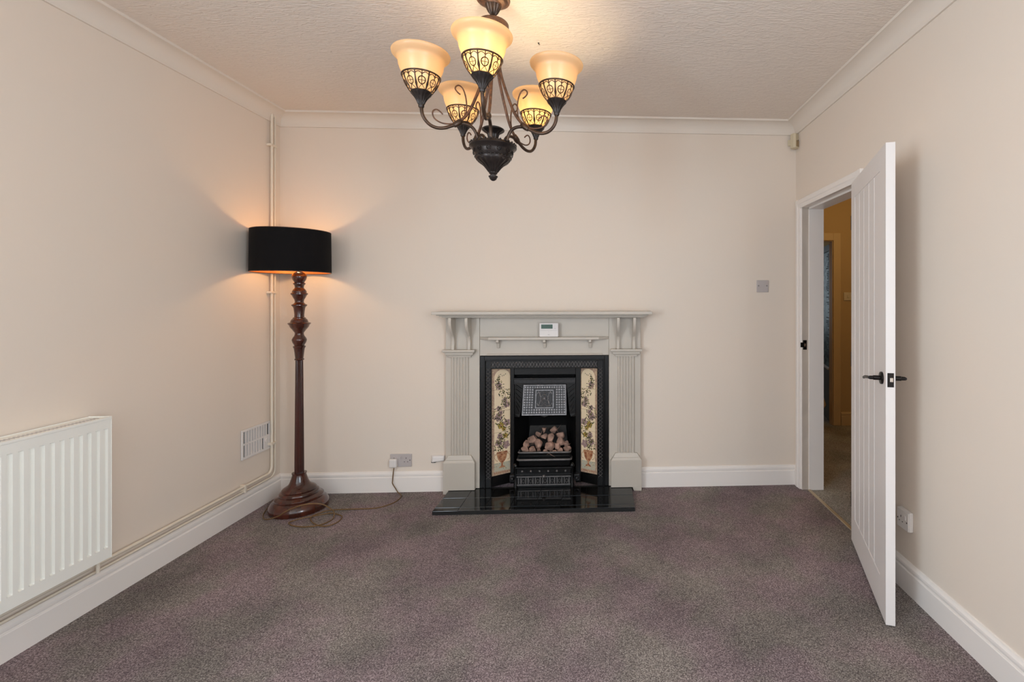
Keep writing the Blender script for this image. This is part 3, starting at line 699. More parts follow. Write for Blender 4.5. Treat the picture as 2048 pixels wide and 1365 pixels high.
# hood: tilted ornamented plate
hd = MB()
T0, T1, B0, B1 = xc - 0.150, xc + 0.150, xc - 0.157, xc + 0.157
ht, hb = 0.735, 0.522; yt, yb2 = 0.012, -0.030
hd.hexa([(B0, yb2, hb), (B1, yb2, hb), (B1, 0.06, hb + 0.01), (B0, 0.06, hb + 0.01)], [(T0, yt, ht), (T1, yt, ht), (T1, 0.06, ht), (T0, 0.06, ht)])
hd.poly([(xc - 0.03, yb2 + 0.002, hb), (xc, yb2 + 0.002, hb - 0.012), (xc + 0.03, yb2 + 0.002, hb)], (0, 0.02, 0))
W(ins, hd).build('hood', M['iron_hood'], ins, bevel=0.003)
rl = MB()
def hp(u, v, h):   # u -1..1, v 0..1 on hood face
    hw = 0.157 + (0.150 - 0.157) * v
    return (xc + u * hw, yb2 + (yt - yb2) * v - h, hb + (ht - hb) * v)
def hbox(u0, u1, v0, v1, h):
    rl.hexa([hp(u0, v0, -0.001), hp(u1, v0, -0.001), hp(u1, v1, -0.001), hp(u0, v1, -0.001)], [hp(u0, v0, h), hp(u1, v0, h), hp(u1, v1, h), hp(u0, v1, h)])
for (u0, u1, v0, v1) in ((-0.99, 0.99, 0.96, 0.99), (-0.99, 0.99, 0.02, 0.06), (-0.99, -0.95, 0.06, 0.96), (0.95, 0.99, 0.06, 0.96),
                         (-0.42, 0.42, 0.80, 0.83), (-0.42, 0.42, 0.24, 0.27), (-0.42, -0.38, 0.27, 0.80), (0.38, 0.42, 0.27, 0.80)): hbox(u0, u1, v0, v1, 0.005)
for i in range(17):
    for j in range(11):
        u = -0.90 + i * 1.8 / 16; v = 0.11 + j * 0.80 / 10
        if abs(u) < 0.46 and 0.20 < v < 0.86: continue
        hbox(u - 0.036, u + 0.036, v - 0.026, v + 0.026, 0.0035)
c0 = 0.55
for q in range(24):
    t = 2 * PI * q / 24; t2 = 2 * PI * (q + 1) / 24
    rl.tube([hp(0.17 * math.cos(t), c0 + 0.13 * math.sin(t), 0.004), hp(0.17 * math.cos(t2), c0 + 0.13 * math.sin(t2), 0.004)], 0.0026, 5)
rl.ball(hp(0, c0, 0.004), 0.012, 10, 6)
for sg in (-1, 1):
    for sv in (-1, 1):
        pts = [hp(sg * (0.18 + 0.15 * t) , c0 + sv * (0.06 + 0.16 * math.sin(t * 2.6)), 0.004) for t in [i / 7 for i in range(8)]]
        rl.tube(pts, 0.003, 5)
    rl.tube([hp(sg * 0.30, 0.72, 0.004), hp(sg * 0.10, 0.76, 0.004), hp(0, 0.71, 0.004)], 0.003, 5); rl.tube([hp(sg * 0.30, 0.33, 0.004), hp(sg * 0.12, 0.31, 0.004), hp(0, 0.38, 0.004)], 0.003, 5)
W(ins, rl).build('hood_relief', M['hood_relief'], ins)
# firebox
fb = MB()
fb.hexa([(-0.628, 0.05, 0.027), (-0.628, 0.075, 0.027), (-0.560, 0.25, 0.027), (-0.575, 0.26, 0.027)], [(-0.628, 0.05, 0.80), (-0.628, 0.075, 0.80), (-0.560, 0.25, 0.80), (-0.575, 0.26, 0.80)])
fb.hexa([(-0.192, 0.05, 0.027), (-0.192, 0.075, 0.027), (-0.250, 0.25, 0.027), (-0.240, 0.26, 0.027)], [(-0.192, 0.05, 0.80), (-0.192, 0.075, 0.80), (-0.250, 0.25, 0.80), (-0.240, 0.26, 0.80)])
fb.box(-0.60, -0.22, 0.25, 0.27, 0.027, 0.80).box(-0.62, -0.2, 0.07, 0.27, 0.78, 0.80).box(-0.60, -0.22, 0.0, 0.25, 0.215, 0.232)
W(ins, fb).build('firebox', M['soot'], ins)
W(ins, MB().hexa([(-0.560, 0.215, 0.232), (-0.262, 0.215, 0.232), (-0.262, 0.245, 0.232), (-0.560, 0.245, 0.232)], [(-0.548, 0.235, 0.385), (-0.275, 0.235, 0.385), (-0.275, 0.25, 0.385), (-0.548, 0.25, 0.385)])).build('back_brick', M['firebrick'], ins, bevel=0.003)
# grate bars
for (z, y, r, mt_, hw) in ((0.262, -0.022, 0.007, 'iron_relief', 0.180), (0.238, -0.022, 0.005, 'iron', 0.180), (0.213, -0.030, 0.008, 'iron_relief', 0.186)):
    W(ins, MB().tube([(xc - hw, 0.03, z), (xc - hw, y + 0.008, z), (xc - hw + 0.008, y, z), (xc + hw - 0.008, y, z), (xc + hw, y + 0.008, z), (xc + hw, 0.03, z)], r, 8)).build('grate_bar', M[mt_], ins, smooth=50)
W(ins, MB().box(xc - 0.178, xc + 0.178, -0.015, 0.03, 0.160, 0.255)).build('grate_front', M['soot'], ins)
# ash pit cover with relief, posts and side knobs
ac = MB()
ac.box(xc - 0.190, xc + 0.190, -0.045, 0.03, 0.027, 0.160).box(xc - 0.198, xc + 0.198, -0.055, 0.0, 0.158, 0.168).box(xc - 0.192, xc + 0.192, -0.052, 0.0, 0.116, 0.122)
W(ins, ac).build('ash_pan_cover', IR, ins, bevel=0.002)
ar = MB()
ar.box(xc - 0.188, xc + 0.188, -0.050, -0.044, 0.042, 0.050).box(xc - 0.188, xc + 0.188, -0.050, -0.044, 0.098, 0.106)
for k in range(22):
    x = xc - 0.175 + k * 0.350 / 21
    if k % 3 == 2:
        for q in range(10):
            t, t2 = 2 * PI * q / 10, 2 * PI * (q + 1) / 10
            ar.tube([(x + 0.009 * math.cos(t), -0.048, 0.072 + 0.013 * math.sin(t)), (x + 0.009 * math.cos(t2), -0.048, 0.072 + 0.013 * math.sin(t2))], 0.002, 5)
    else: ar.box(x - 0.003, x + 0.003, -0.050, -0.044, 0.054, 0.094)
for k in range(6): ar.ball((xc - 0.15 + k * 0.06, -0.047, 0.140), 0.008, 8, 6)
ar.ball((xc, -0.050, 0.104), 0.012, 10, 6)
W(ins, ar).build('ash_pan_relief', M['iron_relief'], ins)
for s in (-1, 1):
    W(ins, MB().lathe([(0.014, 0.027), (0.014, 0.05), (0.010, 0.06), (0.010, 0.16), (0.015, 0.17), (0.015, 0.182), (0.006, 0.195), (0.0001, 0.197)], 14, (xc + s * 0.196, -0.042, 0))).build('grate_post', IR, ins, smooth=40)
    W(ins, MB().box(xc + s * 0.205, xc + s * 0.246, -0.005, 0.035, 0.052, 0.098).ball((xc + s * 0.226, -0.008, 0.075), 0.014, 10, 6)).build('side_block', M['iron_hood'], ins, bevel=0.004)

# ceramic coals, every lump its own thing
rc = random.Random(21)
spots = []
def px2(u, v, y):   # position helper on plane y from photo measurements already in metres
    return None
coal_spots = [(x_, y_, z_, r_ * 1.22) for x_, y_, z_, r_ in [(-0.555, 0.045, 0.262, .027), (-0.548, 0.075, 0.295, .024), (-0.500, 0.035, 0.263, .026), (-0.512, 0.085, 0.325, .031), (-0.458, 0.050, 0.258, .016),
              (-0.458, 0.065, 0.297, .031), (-0.470, 0.140, 0.345, .020), (-0.425, 0.110, 0.335, .026), (-0.430, 0.170, 0.372, .022), (-0.410, 0.030, 0.250, .018),
              (-0.372, 0.090, 0.325, .036), (-0.375, 0.045, 0.285, .033), (-0.365, 0.180, 0.368, .024), (-0.375, 0.005, 0.246, .017), (-0.330, 0.050, 0.282, .026),
              (-0.310, 0.130, 0.338, .031), (-0.298, 0.070, 0.310, .030), (-0.300, 0.020, 0.260, .024), (-0.262, 0.075, 0.292, .023), (-0.255, 0.030, 0.262, .026), (-0.340, 0.015, 0.250, .017)]]
descr = {}
def lump(r, sd):
    bm = bmesh.new(); bmesh.ops.create_icosphere(bm, subdivisions=2, radius=r)
    R = random.Random(sd); off = Vector((R.random() * 50, R.random() * 50, R.random() * 50)); sx = [R.uniform(0.85, 1.15) for _ in range(3)]
    for v in bm.verts:
        d = v.co.normalized(); k = 1 + 0.55 * noise.noise(d * 1.7 + off) + 0.28 * noise.noise(d * 4 + off)
        q = v.co * k; v.co = Vector((q.x * sx[0], q.y * sx[1], q.z * sx[2]))
    bm.free(); bm = bmesh.new()
    for _ in range(15):
        d = Vector((R.gauss(0, 1), R.gauss(0, 1), R.gauss(0, 1))).normalized() * r * R.uniform(0.88, 1.08)
        bm.verts.new((d.x * sx[0], d.y * sx[1], d.z * sx[2]))
    h = bmesh.ops.convex_hull(bm, input=bm.verts)
    bmesh.ops.bevel(bm, geom=list(bm.edges), offset=r * 0.10, segments=1, affect='EDGES')
    me = bpy.data.meshes.new('coal'); bm.to_mesh(me); bm.free(); me.materials.append(M['coal']); return me
coal_words = ['outermost left front lump of pinkish ceramic coal behind the bar', 'pinkish ceramic coal stacked above the leftmost front lump', 'small pale ceramic coal at the bar, second from the left',
 'large pale ceramic coal high on the left of the pile', 'small ceramic coal wedged low between two left lumps', 'pinkish rounded ceramic coal in the left centre of the pile',
 'little dark ceramic coal at the back left of the pile', 'brown ceramic coal just left of the big centre coal', 'ceramic coal topmost left of centre at the back', 'thin ceramic coal lying on the bar left of centre',
 'biggest tan ceramic coal in the centre of the pile', 'brown ceramic coal below the biggest centre coal', 'dim ceramic coal topmost right of centre at the back', 'flat ceramic coal lying on the bar at the centre',
 'dark ceramic coal low and right of the centre', 'pale ceramic coal high on the right of the pile', 'greyish round ceramic coal in the right middle of the pile', 'bright tipped ceramic coal at the bar right of centre',
 'small ceramic coal high at the right end of the pile', 'outermost right front lump of pinkish ceramic coal behind the bar', 'flat ceramic coal on the bar just right of centre']
for i, (x, y, z, r) in enumerate(coal_spots):
    o = bpy.data.objects.new('coal', lump(r, 100 + i)); COL.objects.link(o); o.location = (x, y, z)
    o.rotation_euler = (rc.random() * 6, rc.random() * 6, rc.random() * 6)
    tag(o, coal_words[i], 'coal', 'ceramic coals in the grate')

# ------------------------------------------------------------ thermostat on the narrow shelf
ts = empty('thermostat', (-0.370, -0.076, 1.0785), label='white room thermostat with green display on the narrow mantel shelf', cat='thermostat')
MB().box(-0.066, 0.066, -0.010, 0.012, 0, 0.098).build('body', M['plastic'], ts, bevel=0.007, seg=4)
MB().box(-0.052, 0.026, -0.0112, -0.0095, 0.058, 0.087).build('display', M['lcd'], ts)
MB().box(-0.058, 0.058, -0.0106, -0.0098, 0.0455, 0.0468).build('flap_line', M['greyplastic'], ts)
MB().box(0.036, 0.050, -0.012, -0.0098, 0.058, 0.086).build('button', M['plastic'], ts, bevel=0.002)
MB().box(0.036, 0.050, -0.012, -0.0098, 0.058, 0.060).build('button', M['greyplastic'], ts)
def text(name, s, size, m, parent, loc, rx=PI / 2, rz=0, extrude=0.0002):
    c = bpy.data.curves.new(name, 'FONT'); c.body = s; c.size = size; c.align_x = 'CENTER'; c.align_y = 'CENTER'; c.extrude = extrude
    tmp = bpy.data.objects.new(name, c); COL.objects.link(tmp); bpy.context.view_layer.update()
    me = bpy.data.meshes.new_from_object(tmp.evaluated_get(bpy.context.evaluated_depsgraph_get()))
    bpy.data.objects.remove(tmp); bpy.data.curves.remove(c)
    me.materials.clear(); me.materials.append(m)
    o = bpy.data.objects.new(name, me); COL.objects.link(o); o.location = loc; o.rotation_euler = (rx, 0, rz)
    if parent: o.parent = parent
    return o
text('digits', '1 07A', 0.026, M['lcd_digit'], ts, (-0.013, -0.0114, 0.0722))
text('small_print', 'AC', 0.010, M['text'], ts, (0.0, -0.0104, 0.016))
MB().ball((0.0, -0.0100, 0.036), 0.0016, 8, 6).build('indicator', M['greyplastic'], ts)

# ------------------------------------------------------------ radiator
RY0, RY1 = -1.240, -2.36
ra = empty('radiator', (XL, -1.8, 0.23), label='white ribbed panel radiator on the wall at the left', cat='radiator')
RX = XL + 0.100; zb, zt = 0.228, 0.828
# front panel with pressed channels
pm = MB(); pitch = 0.0333; ys = [RY0]; n = int((RY0 - RY1) / pitch) - 1
prof = [(RY0, 0.0)]; y = RY0 - 0.014
for k in range(n):
    prof += [(y, 0.0), (y - 0.0025, -0.009), (y - 0.0150, -0.009), (y - 0.0175, 0.0)]; y -= pitch
prof.append((RY1, 0.0))
zc0, zc1 = zb + 0.052, zt - 0.045; sl = 0.004
rowsz = [(zb, 0), (zc0 - sl, 0), (zc0, 1), (zc1, 1), (zc1 + sl, 0), (zt, 0)]
vs = []; fs = []; m_ = len(prof)
for z, k in rowsz:
    for yy, dd in prof: vs.append((RX + dd * k, yy, z))
for j in range(len(rowsz) - 1):
    for i in range(m_ - 1): fs.append((j * m_ + i, j * m_ + i + 1, (j + 1) * m_ + i + 1, (j + 1) * m_ + i))
pm.add(vs, fs); W(ra, pm).build('front_panel', M['rad'], ra, smooth=15)
W(ra, MB().box(RX - 0.068, RX - 0.001, RY1, RY0, zb, zb + 0.004).box(RX - 0.010, RX - 0.0085, RY1, RY0, zb, zt).box(RX - 0.068, RX - 0.064, RY1, RY0, zb, zt)).build('rear_panel', M['rad'], ra)
W(ra, MB().box(RX - 0.094, RX + 0.001, RY0, RY0 + 0.0025, zb - 0.002, zt + 0.008)).build('side_cover', M['rad'], ra, bevel=0.001)
g = MB(); g.box(RX - 0.094, RX + 0.0015, RY1, RY0 + 0.002, zt, zt + 0.003)
g.box(RX - 0.012, RX + 0.002, RY1, RY0 + 0.002, zt - 0.003, zt + 0.007).box(RX - 0.094, RX - 0.090, RY1, RY0, zt, zt + 0.007)
W(ra, g).build('top_grille', M['rad'], ra, bevel=0.001)
sl_ = MB()
yy = RY0 - 0.02
while yy > RY1 + 0.02:
    sl_.box(RX - 0.050, RX - 0.030, yy - 0.004, yy, zt + 0.003, zt + 0.0045); yy -= 0.014
o = W(ra, sl_).build('grille_slots', M['greyplastic'], ra); o['kind'] = 'stuff'
W(ra, MB().box(XL + 0.001, RX - 0.068, RY0 - 0.05, RY0 - 0.02, 0.32, 0.80)).build('wall_bracket', M['rad'], ra)
v = MB(); v.lathe([(0.007, 0.168), (0.007, 0.215), (0.011, 0.217), (0.011, 0.245), (0.006, 0.25), (0.0001, 0.252)], 14, (XL + 0.060, RY0 - 0.014, 0))
v.tube([(XL + 0.060, RY0 - 0.014, 0.245), (XL + 0.060, RY0 - 0.03, 0.25)], 0.009, 10)
W(ra, v).build('valve', M['pipe'], ra, smooth=40)
W(ra, MB().lathe([(0.010, 0.27), (0.012, 0.275), (0.012, 0.315), (0.009, 0.32), (0.004, 0.325)], 12, (XL + 0.075, RY0 + 0.010, 0.0), caps=True)).build('bleed_cap', M['rad'], ra, smooth=40)

# ------------------------------------------------------------ heating pipes
def pipe(name, pts, r, label):
    e = empty(name, (XL + 0.02, -0.1, 0.2), label=label, cat='pipe', group='painted heating pipes in the left corner')
    W(e, MB().tube(pts, r, 10)).build('pipe_run', M['pipe'], e, smooth=60); return e
def bend(zh, yv, r, dz=0.0):
    x = XL + 0.022
    pts = [(x, yv, 2.575), (x, yv, zh + r)]
    for k in range(1, 6):
        a_ = k / 5 * PI / 2; pts.append((x, yv - r * (1 - math.cos(a_)), zh + r - r * math.sin(a_)))
    pts.append((x, -2.6, zh - 0.004)); return pts
p1 = pipe('heating_pipe', bend(0.188, -0.114, 0.045), 0.0085, 'thicker white painted pipe down the left corner, upper run above the skirting')
p2 = pipe('heating_pipe', bend(0.157, -0.084, 0.045), 0.0062, 'thinner white painted pipe nearest the corner, lower run above the skirting')
for z in (2.365, 1.386, 0.380):
    W(p1, MB().box(XL, XL + 0.034, -0.136, -0.074, z - 0.008, z + 0.008)).build('pipe_clip', M['pipe'], p1, bevel=0.003)
for y in (-0.36,):
    W(p1, MB().box(XL, XL + 0.034, y - 0.008, y + 0.008, 0.150, 0.200)).build('pipe_clip', M['pipe'], p1, bevel=0.003)

# ------------------------------------------------------------ wall vent
ve = empty('wall_vent', (XL, -0.237, 0.440), label='white slotted air vent low on the left wall beside the pipes', cat='vent')
# local: x out of wall, y along wall (near = -y), z
MB().box(0.0, 0.002, -0.118, 0.118, -0.08, 0.08).build('dark_backing', M['soot'], ve)
f = MB().box(0.002, 0.012, -0.125, 0.125, 0.078, 0.092).box(0.002, 0.012, -0.125, 0.125, -0.092, -0.078).box(0.002, 0.012, -0.125, -0.113, -0.078, 0.078).box(0.002, 0.012, 0.113, 0.125, -0.078, 0.078)
f.box(0.002, 0.010, -0.113, 0.113, -0.006, 0.006).box(0.002, 0.010, 0.066, 0.113, -0.078, -0.006)
f.build('frame', M['plastic'], ve, bevel=0.002)
for k in range(10):
    y = -0.113 + (k + 0.5) * 0.226 / 10 + 0.0113
    if k < 9: MB().box(0.003, 0.009, y - 0.0070, y + 0.0070, 0.006, 0.078).build('slat', M['plastic'], ve)
    if k < 7: MB().box(0.003, 0.009, y - 0.0070, y + 0.0070, -0.078, -0.006).build('slat', M['plastic'], ve)
MB().lathe([(0.014, 0), (0.013, 0.004), (0.0001, 0.005)], 18).xf(Matrix.Translation((0.010, 0.088, -0.030)) @ Matrix.Rotation(PI / 2, 4, 'Y')).build('slider_knob', M['plastic'], ve, smooth=40)

# ------------------------------------------------------------ sockets and plates
so = empty('double_socket', (-1.401, 0, 0.219), label='grey-white double wall socket between floor lamp and fireplace', cat='socket')
MB().box(-0.073, 0.073, -0.010, 0, -0.045, 0.043).build('plate', M['greyplastic'], so, bevel=0.003)
hm = MB()
for cx in (-0.046, 0.036):
    MB().box(cx - 0.002, cx + 0.002, -0.0106, -0.0098, 0.010, 0.019).build('pin_hole', M['dark'], so)
    for s in (-1, 1): MB().box(cx + s * 0.011 - 0.003, cx + s * 0.011 + 0.003, -0.0106, -0.0098, -0.013, -0.009).build('pin_hole', M['dark'], so)
for cx in (-0.004, 0.006): MB().box(cx - 0.004, cx + 0.004, -0.0135, -0.010, 0.008, 0.027).build('rocker', M['greyplastic'], so, bevel=0.0012)
for cx in (0.062, -0.066): MB().lathe([(0.0035, 0), (0.003, 0.0012), (0.0001, 0.0014)], 10).xf(Matrix.Translation((cx, -0.010, 0.0)) @ Matrix.Rotation(PI / 2, 4, 'X')).build('screw', M['dark'], so)

ss = empty('single_socket', (XR, -1.278, 0.329), label='white single switched socket on the wall beside the open door', cat='socket')
MB().box(-0.020, 0, -0.043, 0.043, -0.044, 0.044).build('back_box', M['plastic'], ss, bevel=0.004, seg=3)
MB().box(-0.025, -0.020, -0.041, 0.041, -0.042, 0.042).build('plate', M['plastic'], ss, bevel=0.002)
MB().box(-0.0256, -0.0248, 0.009, 0.013, 0.006, 0.015).build('pin_hole', M['dark'], ss)
for y in (0.022, 0.0): MB().box(-0.0256, -0.0248, y - 0.003, y + 0.003, -0.014, -0.010).build('pin_hole', M['dark'], ss)
MB().box(-0.029, -0.025, -0.026, -0.014, 0.004, 0.024).build('rocker', M['plastic'], ss, bevel=0.0015)
for y in (0.034, -0.031): MB().lathe([(0.0035, 0), (0.003, 0.0012), (0.0001, 0.0014)], 10).xf(Matrix.Translation((-0.025, y, -0.004)) @ Matrix.Rotation(-PI / 2, 4, 'Y')).build('screw', M['dark'], ss)

bp_ = empty('blanking_plate', (1.155, 0, 1.434), label='square white blanking plate with two screws on the back wall', cat='wall plate')
MB().box(-0.043, 0.043, -0.008, 0, -0.043, 0.043).build('plate', M['greyplastic'], bp_, bevel=0.002)
for x in (-0.030, 0.030): MB().lathe([(0.0055, 0), (0.005, 0.0014), (0.0001, 0.0016)], 12).xf(Matrix.Translation((x, -0.008, 0.003)) @ Matrix.Rotation(PI / 2, 4, 'X')).build('screw', M['text'], bp_)

cb = empty('cable_outlet', (-1.155, 0, 0.229), label='small blank white outlet stub on the wall left of the fireplace plinth', cat='outlet')
MB().hexa([(-0.042, 0, -0.022), (0.056, 0, -0.022), (0.056, 0, 0.024), (-0.042, 0, 0.024)], [(-0.030, -0.028, -0.026), (0.050, -0.020, -0.016), (0.052, -0.018, 0.018), (-0.024, -0.022, 0.016)]).build('cover', M['plastic'], cb, bevel=0.008, seg=3)
MB().hexa([(-0.040, -0.001, -0.030), (-0.006, -0.001, -0.030), (-0.006, -0.001, -0.022), (-0.040, -0.001, -0.022)], [(-0.036, -0.016, -0.029), (-0.010, -0.016, -0.029), (-0.010, -0.014, -0.024), (-0.036, -0.014, -0.024)]).build('cable_entry', M['dark'], cb)

# motion sensor in the back right corner
ms = empty('motion_sensor', (1.368, -0.034, 2.470), math.radians(38), label='small yellowed motion sensor in the ceiling corner above the door', cat='sensor')
MB().poly([(-0.030, -0.020, -0.05), (-0.022, -0.034, -0.05), (0.022, -0.034, -0.05), (0.030, -0.020, -0.05), (0.018, 0.012, -0.05), (-0.018, 0.012, -0.05)], (0, 0, 0.103)).build('housing', M['cream_plastic'], ms, bevel=0.004, seg=3)
MB().box(-0.019, 0.019, -0.037, -0.032, -0.040, 0.002).build('sensor_window', M['lens'], ms, bevel=0.002)
MB().ball((0.004, -0.037, 0.004), 0.003, 8, 6).build('indicator', M['dark'], ms)
MB().box(-0.006, 0.018, 0.0, 0.040, -0.02, 0.02).build('mounting_bracket', M['cream_plastic'], ms)

hk = empty('ceiling_hook', (-0.316, -1.026, ZC), label='tiny dark hook in the ceiling beyond the chandelier', cat='hook')
MB().tube([(0, 0, 0), (0, 0, -0.006), (0.003, 0, -0.009), (0.006, 0, -0.006)], 0.0016, 6).build('hook_wire', M['spot'], hk)
MB().lathe([(0.004, 0), (0.004, -0.002)], 10, caps=True).build('collar', M['spot'], hk)

# ------------------------------------------------------------ floor lamp
LX, LY = -1.942, -0.243
la = empty('floor_lamp', (LX, LY, 0), label='turned mahogany floor lamp with black drum shade in the corner', cat='floor lamp')
base = [(0.0001, 0.0), (0.161, 0.0), (0.165, 0.006), (0.165, 0.030), (0.161, 0.040), (0.154, 0.052), (0.145, 0.062), (0.138, 0.066), (0.134, 0.070), (0.136, 0.076), (0.134, 0.084), (0.126, 0.090),
        (0.114, 0.093), (0.110, 0.096), (0.111, 0.104), (0.108, 0.112), (0.101, 0.117), (0.096, 0.119), (0.097, 0.126), (0.090, 0.136), (0.078, 0.144), (0.066, 0.151), (0.056, 0.163), (0.049, 0.180), (0.043, 0.200), (0.038, 0.218), (0.038, 0.222), (0.041, 0.224), (0.041, 0.230), (0.028, 0.231), (0.0001, 0.231)]
MB().lathe(base, 56).build('base', M['mahog'], la, smooth=35)
MB().lathe([(0.0262, 0.225), (0.0262, 0.30), (0.0245, 0.50), (0.0225, 0.75), (0.0208, 0.955)], 96, flute=16, fd=0.0032).build('fluted_shaft', M['mahog_dark'], la, smooth=60)
st_ = [(0.021, 0.948), (0.0265, 0.952), (0.0270, 0.957), (0.0225, 0.962), (0.0235, 0.972), (0.0265, 1.000), (0.0290, 1.020), (0.031, 1.028), (0.035, 1.034), (0.035, 1.039), (0.028, 1.044), (0.030, 1.050), (0.037, 1.062), (0.041, 1.076), (0.041, 1.083),
       (0.036, 1.094), (0.028, 1.106), (0.0245, 1.118), (0.026, 1.128), (0.034, 1.138), (0.037, 1.144), (0.044, 1.152), (0.052, 1.164), (0.055, 1.174), (0.062, 1.182), (0.064, 1.186), (0.060, 1.190), (0.050, 1.193), (0.048, 1.200), (0.044, 1.210), (0.036, 1.217), (0.036, 1.221), (0.028, 1.226),
       (0.027, 1.240), (0.029, 1.262), (0.032, 1.284), (0.036, 1.292), (0.043, 1.300), (0.043, 1.305), (0.033, 1.311), (0.026, 1.318), (0.0245, 1.326), (0.027, 1.338), (0.034, 1.350), (0.040, 1.364), (0.047, 1.372), (0.047, 1.378), (0.040, 1.382), (0.040, 1.390), (0.034, 1.402), (0.026, 1.410),
       (0.0245, 1.418), (0.027, 1.430), (0.034, 1.438), (0.034, 1.443), (0.027, 1.447), (0.030, 1.454), (0.037, 1.465), (0.041, 1.480), (0.041, 1.490), (0.036, 1.502), (0.026, 1.512), (0.020, 1.516), (0.0125, 1.519), (0.0125, 1.540), (0.0001, 1.541)]
MB().lathe(st_, 44).build('turned_column', M['mahog'], la, smooth=35)
SXO, SYO = -0.050, 0.004; zs0, zs1 = 1.512, 1.775
MB().lathe([(0.2195, zs0), (0.2165, zs1)], 72, (SXO, SYO, 0)).build('lamp_shade', M['shade_out'], la, smooth=40)
li = MB().lathe([(0.2175, zs0 + 0.0005), (0.2145, zs1 - 0.0005)], 72, (SXO, SYO, 0)).build('shade_lining', M['shade_in'], la, smooth=40); li['label'] = 'copper foil lining'
rg = MB()
for z, r in ((zs0, 0.2185), (zs1, 0.2155)): rg.tube([(SXO + r * math.cos(2 * PI * k / 48), SYO + r * math.sin(2 * PI * k / 48), z) for k in range(48)], 0.0022, 6, closed=True)
for k in range(3):
    q = 2 * PI * k / 3 + 0.5; rg.tube([(0, 0, 1.560), (SXO + 0.215 * math.cos(q), SYO + 0.215 * math.sin(q), zs0 + 0.03)], 0.0015, 5)
rg.build('shade_ring', M['bronze_rust'], la)
MB().lathe([(0.014, 1.538), (0.014, 1.575), (0.012, 1.580), (0.0001, 1.581)], 16).build('lamp_holder', M['gun'], la, smooth=40)
MB().lathe([(0.011, 1.580), (0.014, 1.592), (0.024, 1.610), (0.029, 1.628), (0.027, 1.646), (0.016, 1.660), (0.0001, 1.665)], 20).build('bulb', M['bulb'], la, smooth=60)
# flex and plug
cordp = [(-2.200+0.02, -0.03, 0.004), (-2.190, -0.10, 0.004), (-2.157, -0.19, 0.004), (-2.105, -0.33, 0.004), (-2.03, -0.425, 0.012), (-1.9324, -0.462, 0.0453), (-1.8865, -0.4642, 0.0739), (-1.8319, -0.4569, 0.0963), (-1.7769, -0.4496, 0.1085), (-1.7427, -0.4312, 0.1045), (-1.7074, -0.4129, 0.0929), (-1.6766, -0.4044, 0.0733), (-1.650, -0.385, 0.035), (-1.644, -0.395, 0.008), (-1.637, -0.433, 0.004), (-1.655, -0.479, 0.004), (-1.68, -0.515, 0.008), (-1.752, -0.516, 0.004), (-1.817, -0.5, 0.004), (-1.855, -0.478, 0.006), (-1.874, -0.452, 0.004), (-1.860, -0.430, 0.004), (-1.818, -0.405, 0.008), (-1.775, -0.375, 0.004), (-1.704, -0.339, 0.004), (-1.636, -0.366, 0.008), (-1.596, -0.394, 0.004), (-1.585, -0.455, 0.004), (-1.601, -0.509, 0.008), (-1.652, -0.511, 0.004), (-1.714, -0.476, 0.004), (-1.763, -0.429, 0.008), (-1.784, -0.371, 0.004), (-1.762, -0.332, 0.004), (-1.735, -0.311, 0.008), (-1.684, -0.288, 0.004), (-1.59, -0.285, 0.004), (-1.448, -0.276, 0.004), (-1.378, -0.217, 0.004), (-1.357, -0.144, 0.004), (-1.367, -0.085, 0.006), (-1.405, -0.045, 0.010), (-1.429, -0.032, 0.035), (-1.448, -0.030, 0.065), (-1.448, -0.030, 0.089), (-1.444, -0.030, 0.135), (-1.439, -0.030, 0.172)]
cl = MB().tube(smooth_path([(x - LX, y - LY, z) for x, y, z in cordp], 5), 0.0034, 6).build('flex', M['cord'], la, smooth=60); cl['label'] = 'gold coloured flex coiled on the carpet'
pg = MB().box(-1.472 - LX, -1.420 - LX, -0.040 - LY, -0.0108 - LY, 0.176, 0.234).build('plug', M['plastic'], cl, bevel=0.009, seg=3); pg['label'] = 'white mains plug'
point('floor_lamp_light', (LX + SXO * 0.4, LY, 1.628), 2.3, (1.0, 0.64, 0.28), 0.03)

# ------------------------------------------------------------ chandelier
CXX, CYY = -0.4595, -1.375
ch = empty('chandelier', (CXX, CYY, 0), label='bronze five-arm chandelier with frosted bell shades, lit, hanging from the ceiling', cat='chandelier')
BR, BD, BRR = M['bronze'], M['bronze_dark'], M['bronze_rust']
# canopy, stem and hub
MB().lathe([(0.0001, ZC), (0.066, ZC), (0.070, ZC - 0.006), (0.068, ZC - 0.012), (0.060, ZC - 0.014), (0.056, ZC - 0.020), (0.048, ZC - 0.024), (0.036, ZC - 0.028), (0.033, ZC - 0.034)], 40, caps=False).build('canopy', BRR, ch, smooth=35)
MB().lathe([(0.034, ZC - 0.032), (0.030, ZC - 0.044), (0.022, ZC - 0.060), (0.015, ZC - 0.068), (0.013, ZC - 0.074), (0.013, ZC - 0.104)], 60, flute=15, fd=0.003).build('stem', BR, ch, smooth=40)
MB().lathe([(0.0001, 2.512), (0.030, 2.512), (0.050, 2.509), (0.061, 2.503), (0.064, 2.498), (0.064, 2.462), (0.061, 2.456), (0.066, 2.452), (0.064, 2.446), (0.050, 2.436), (0.030, 2.428), (0.022, 2.415), (0.0001, 2.414)], 44).build('top_hub', BRR, ch, smooth=35)
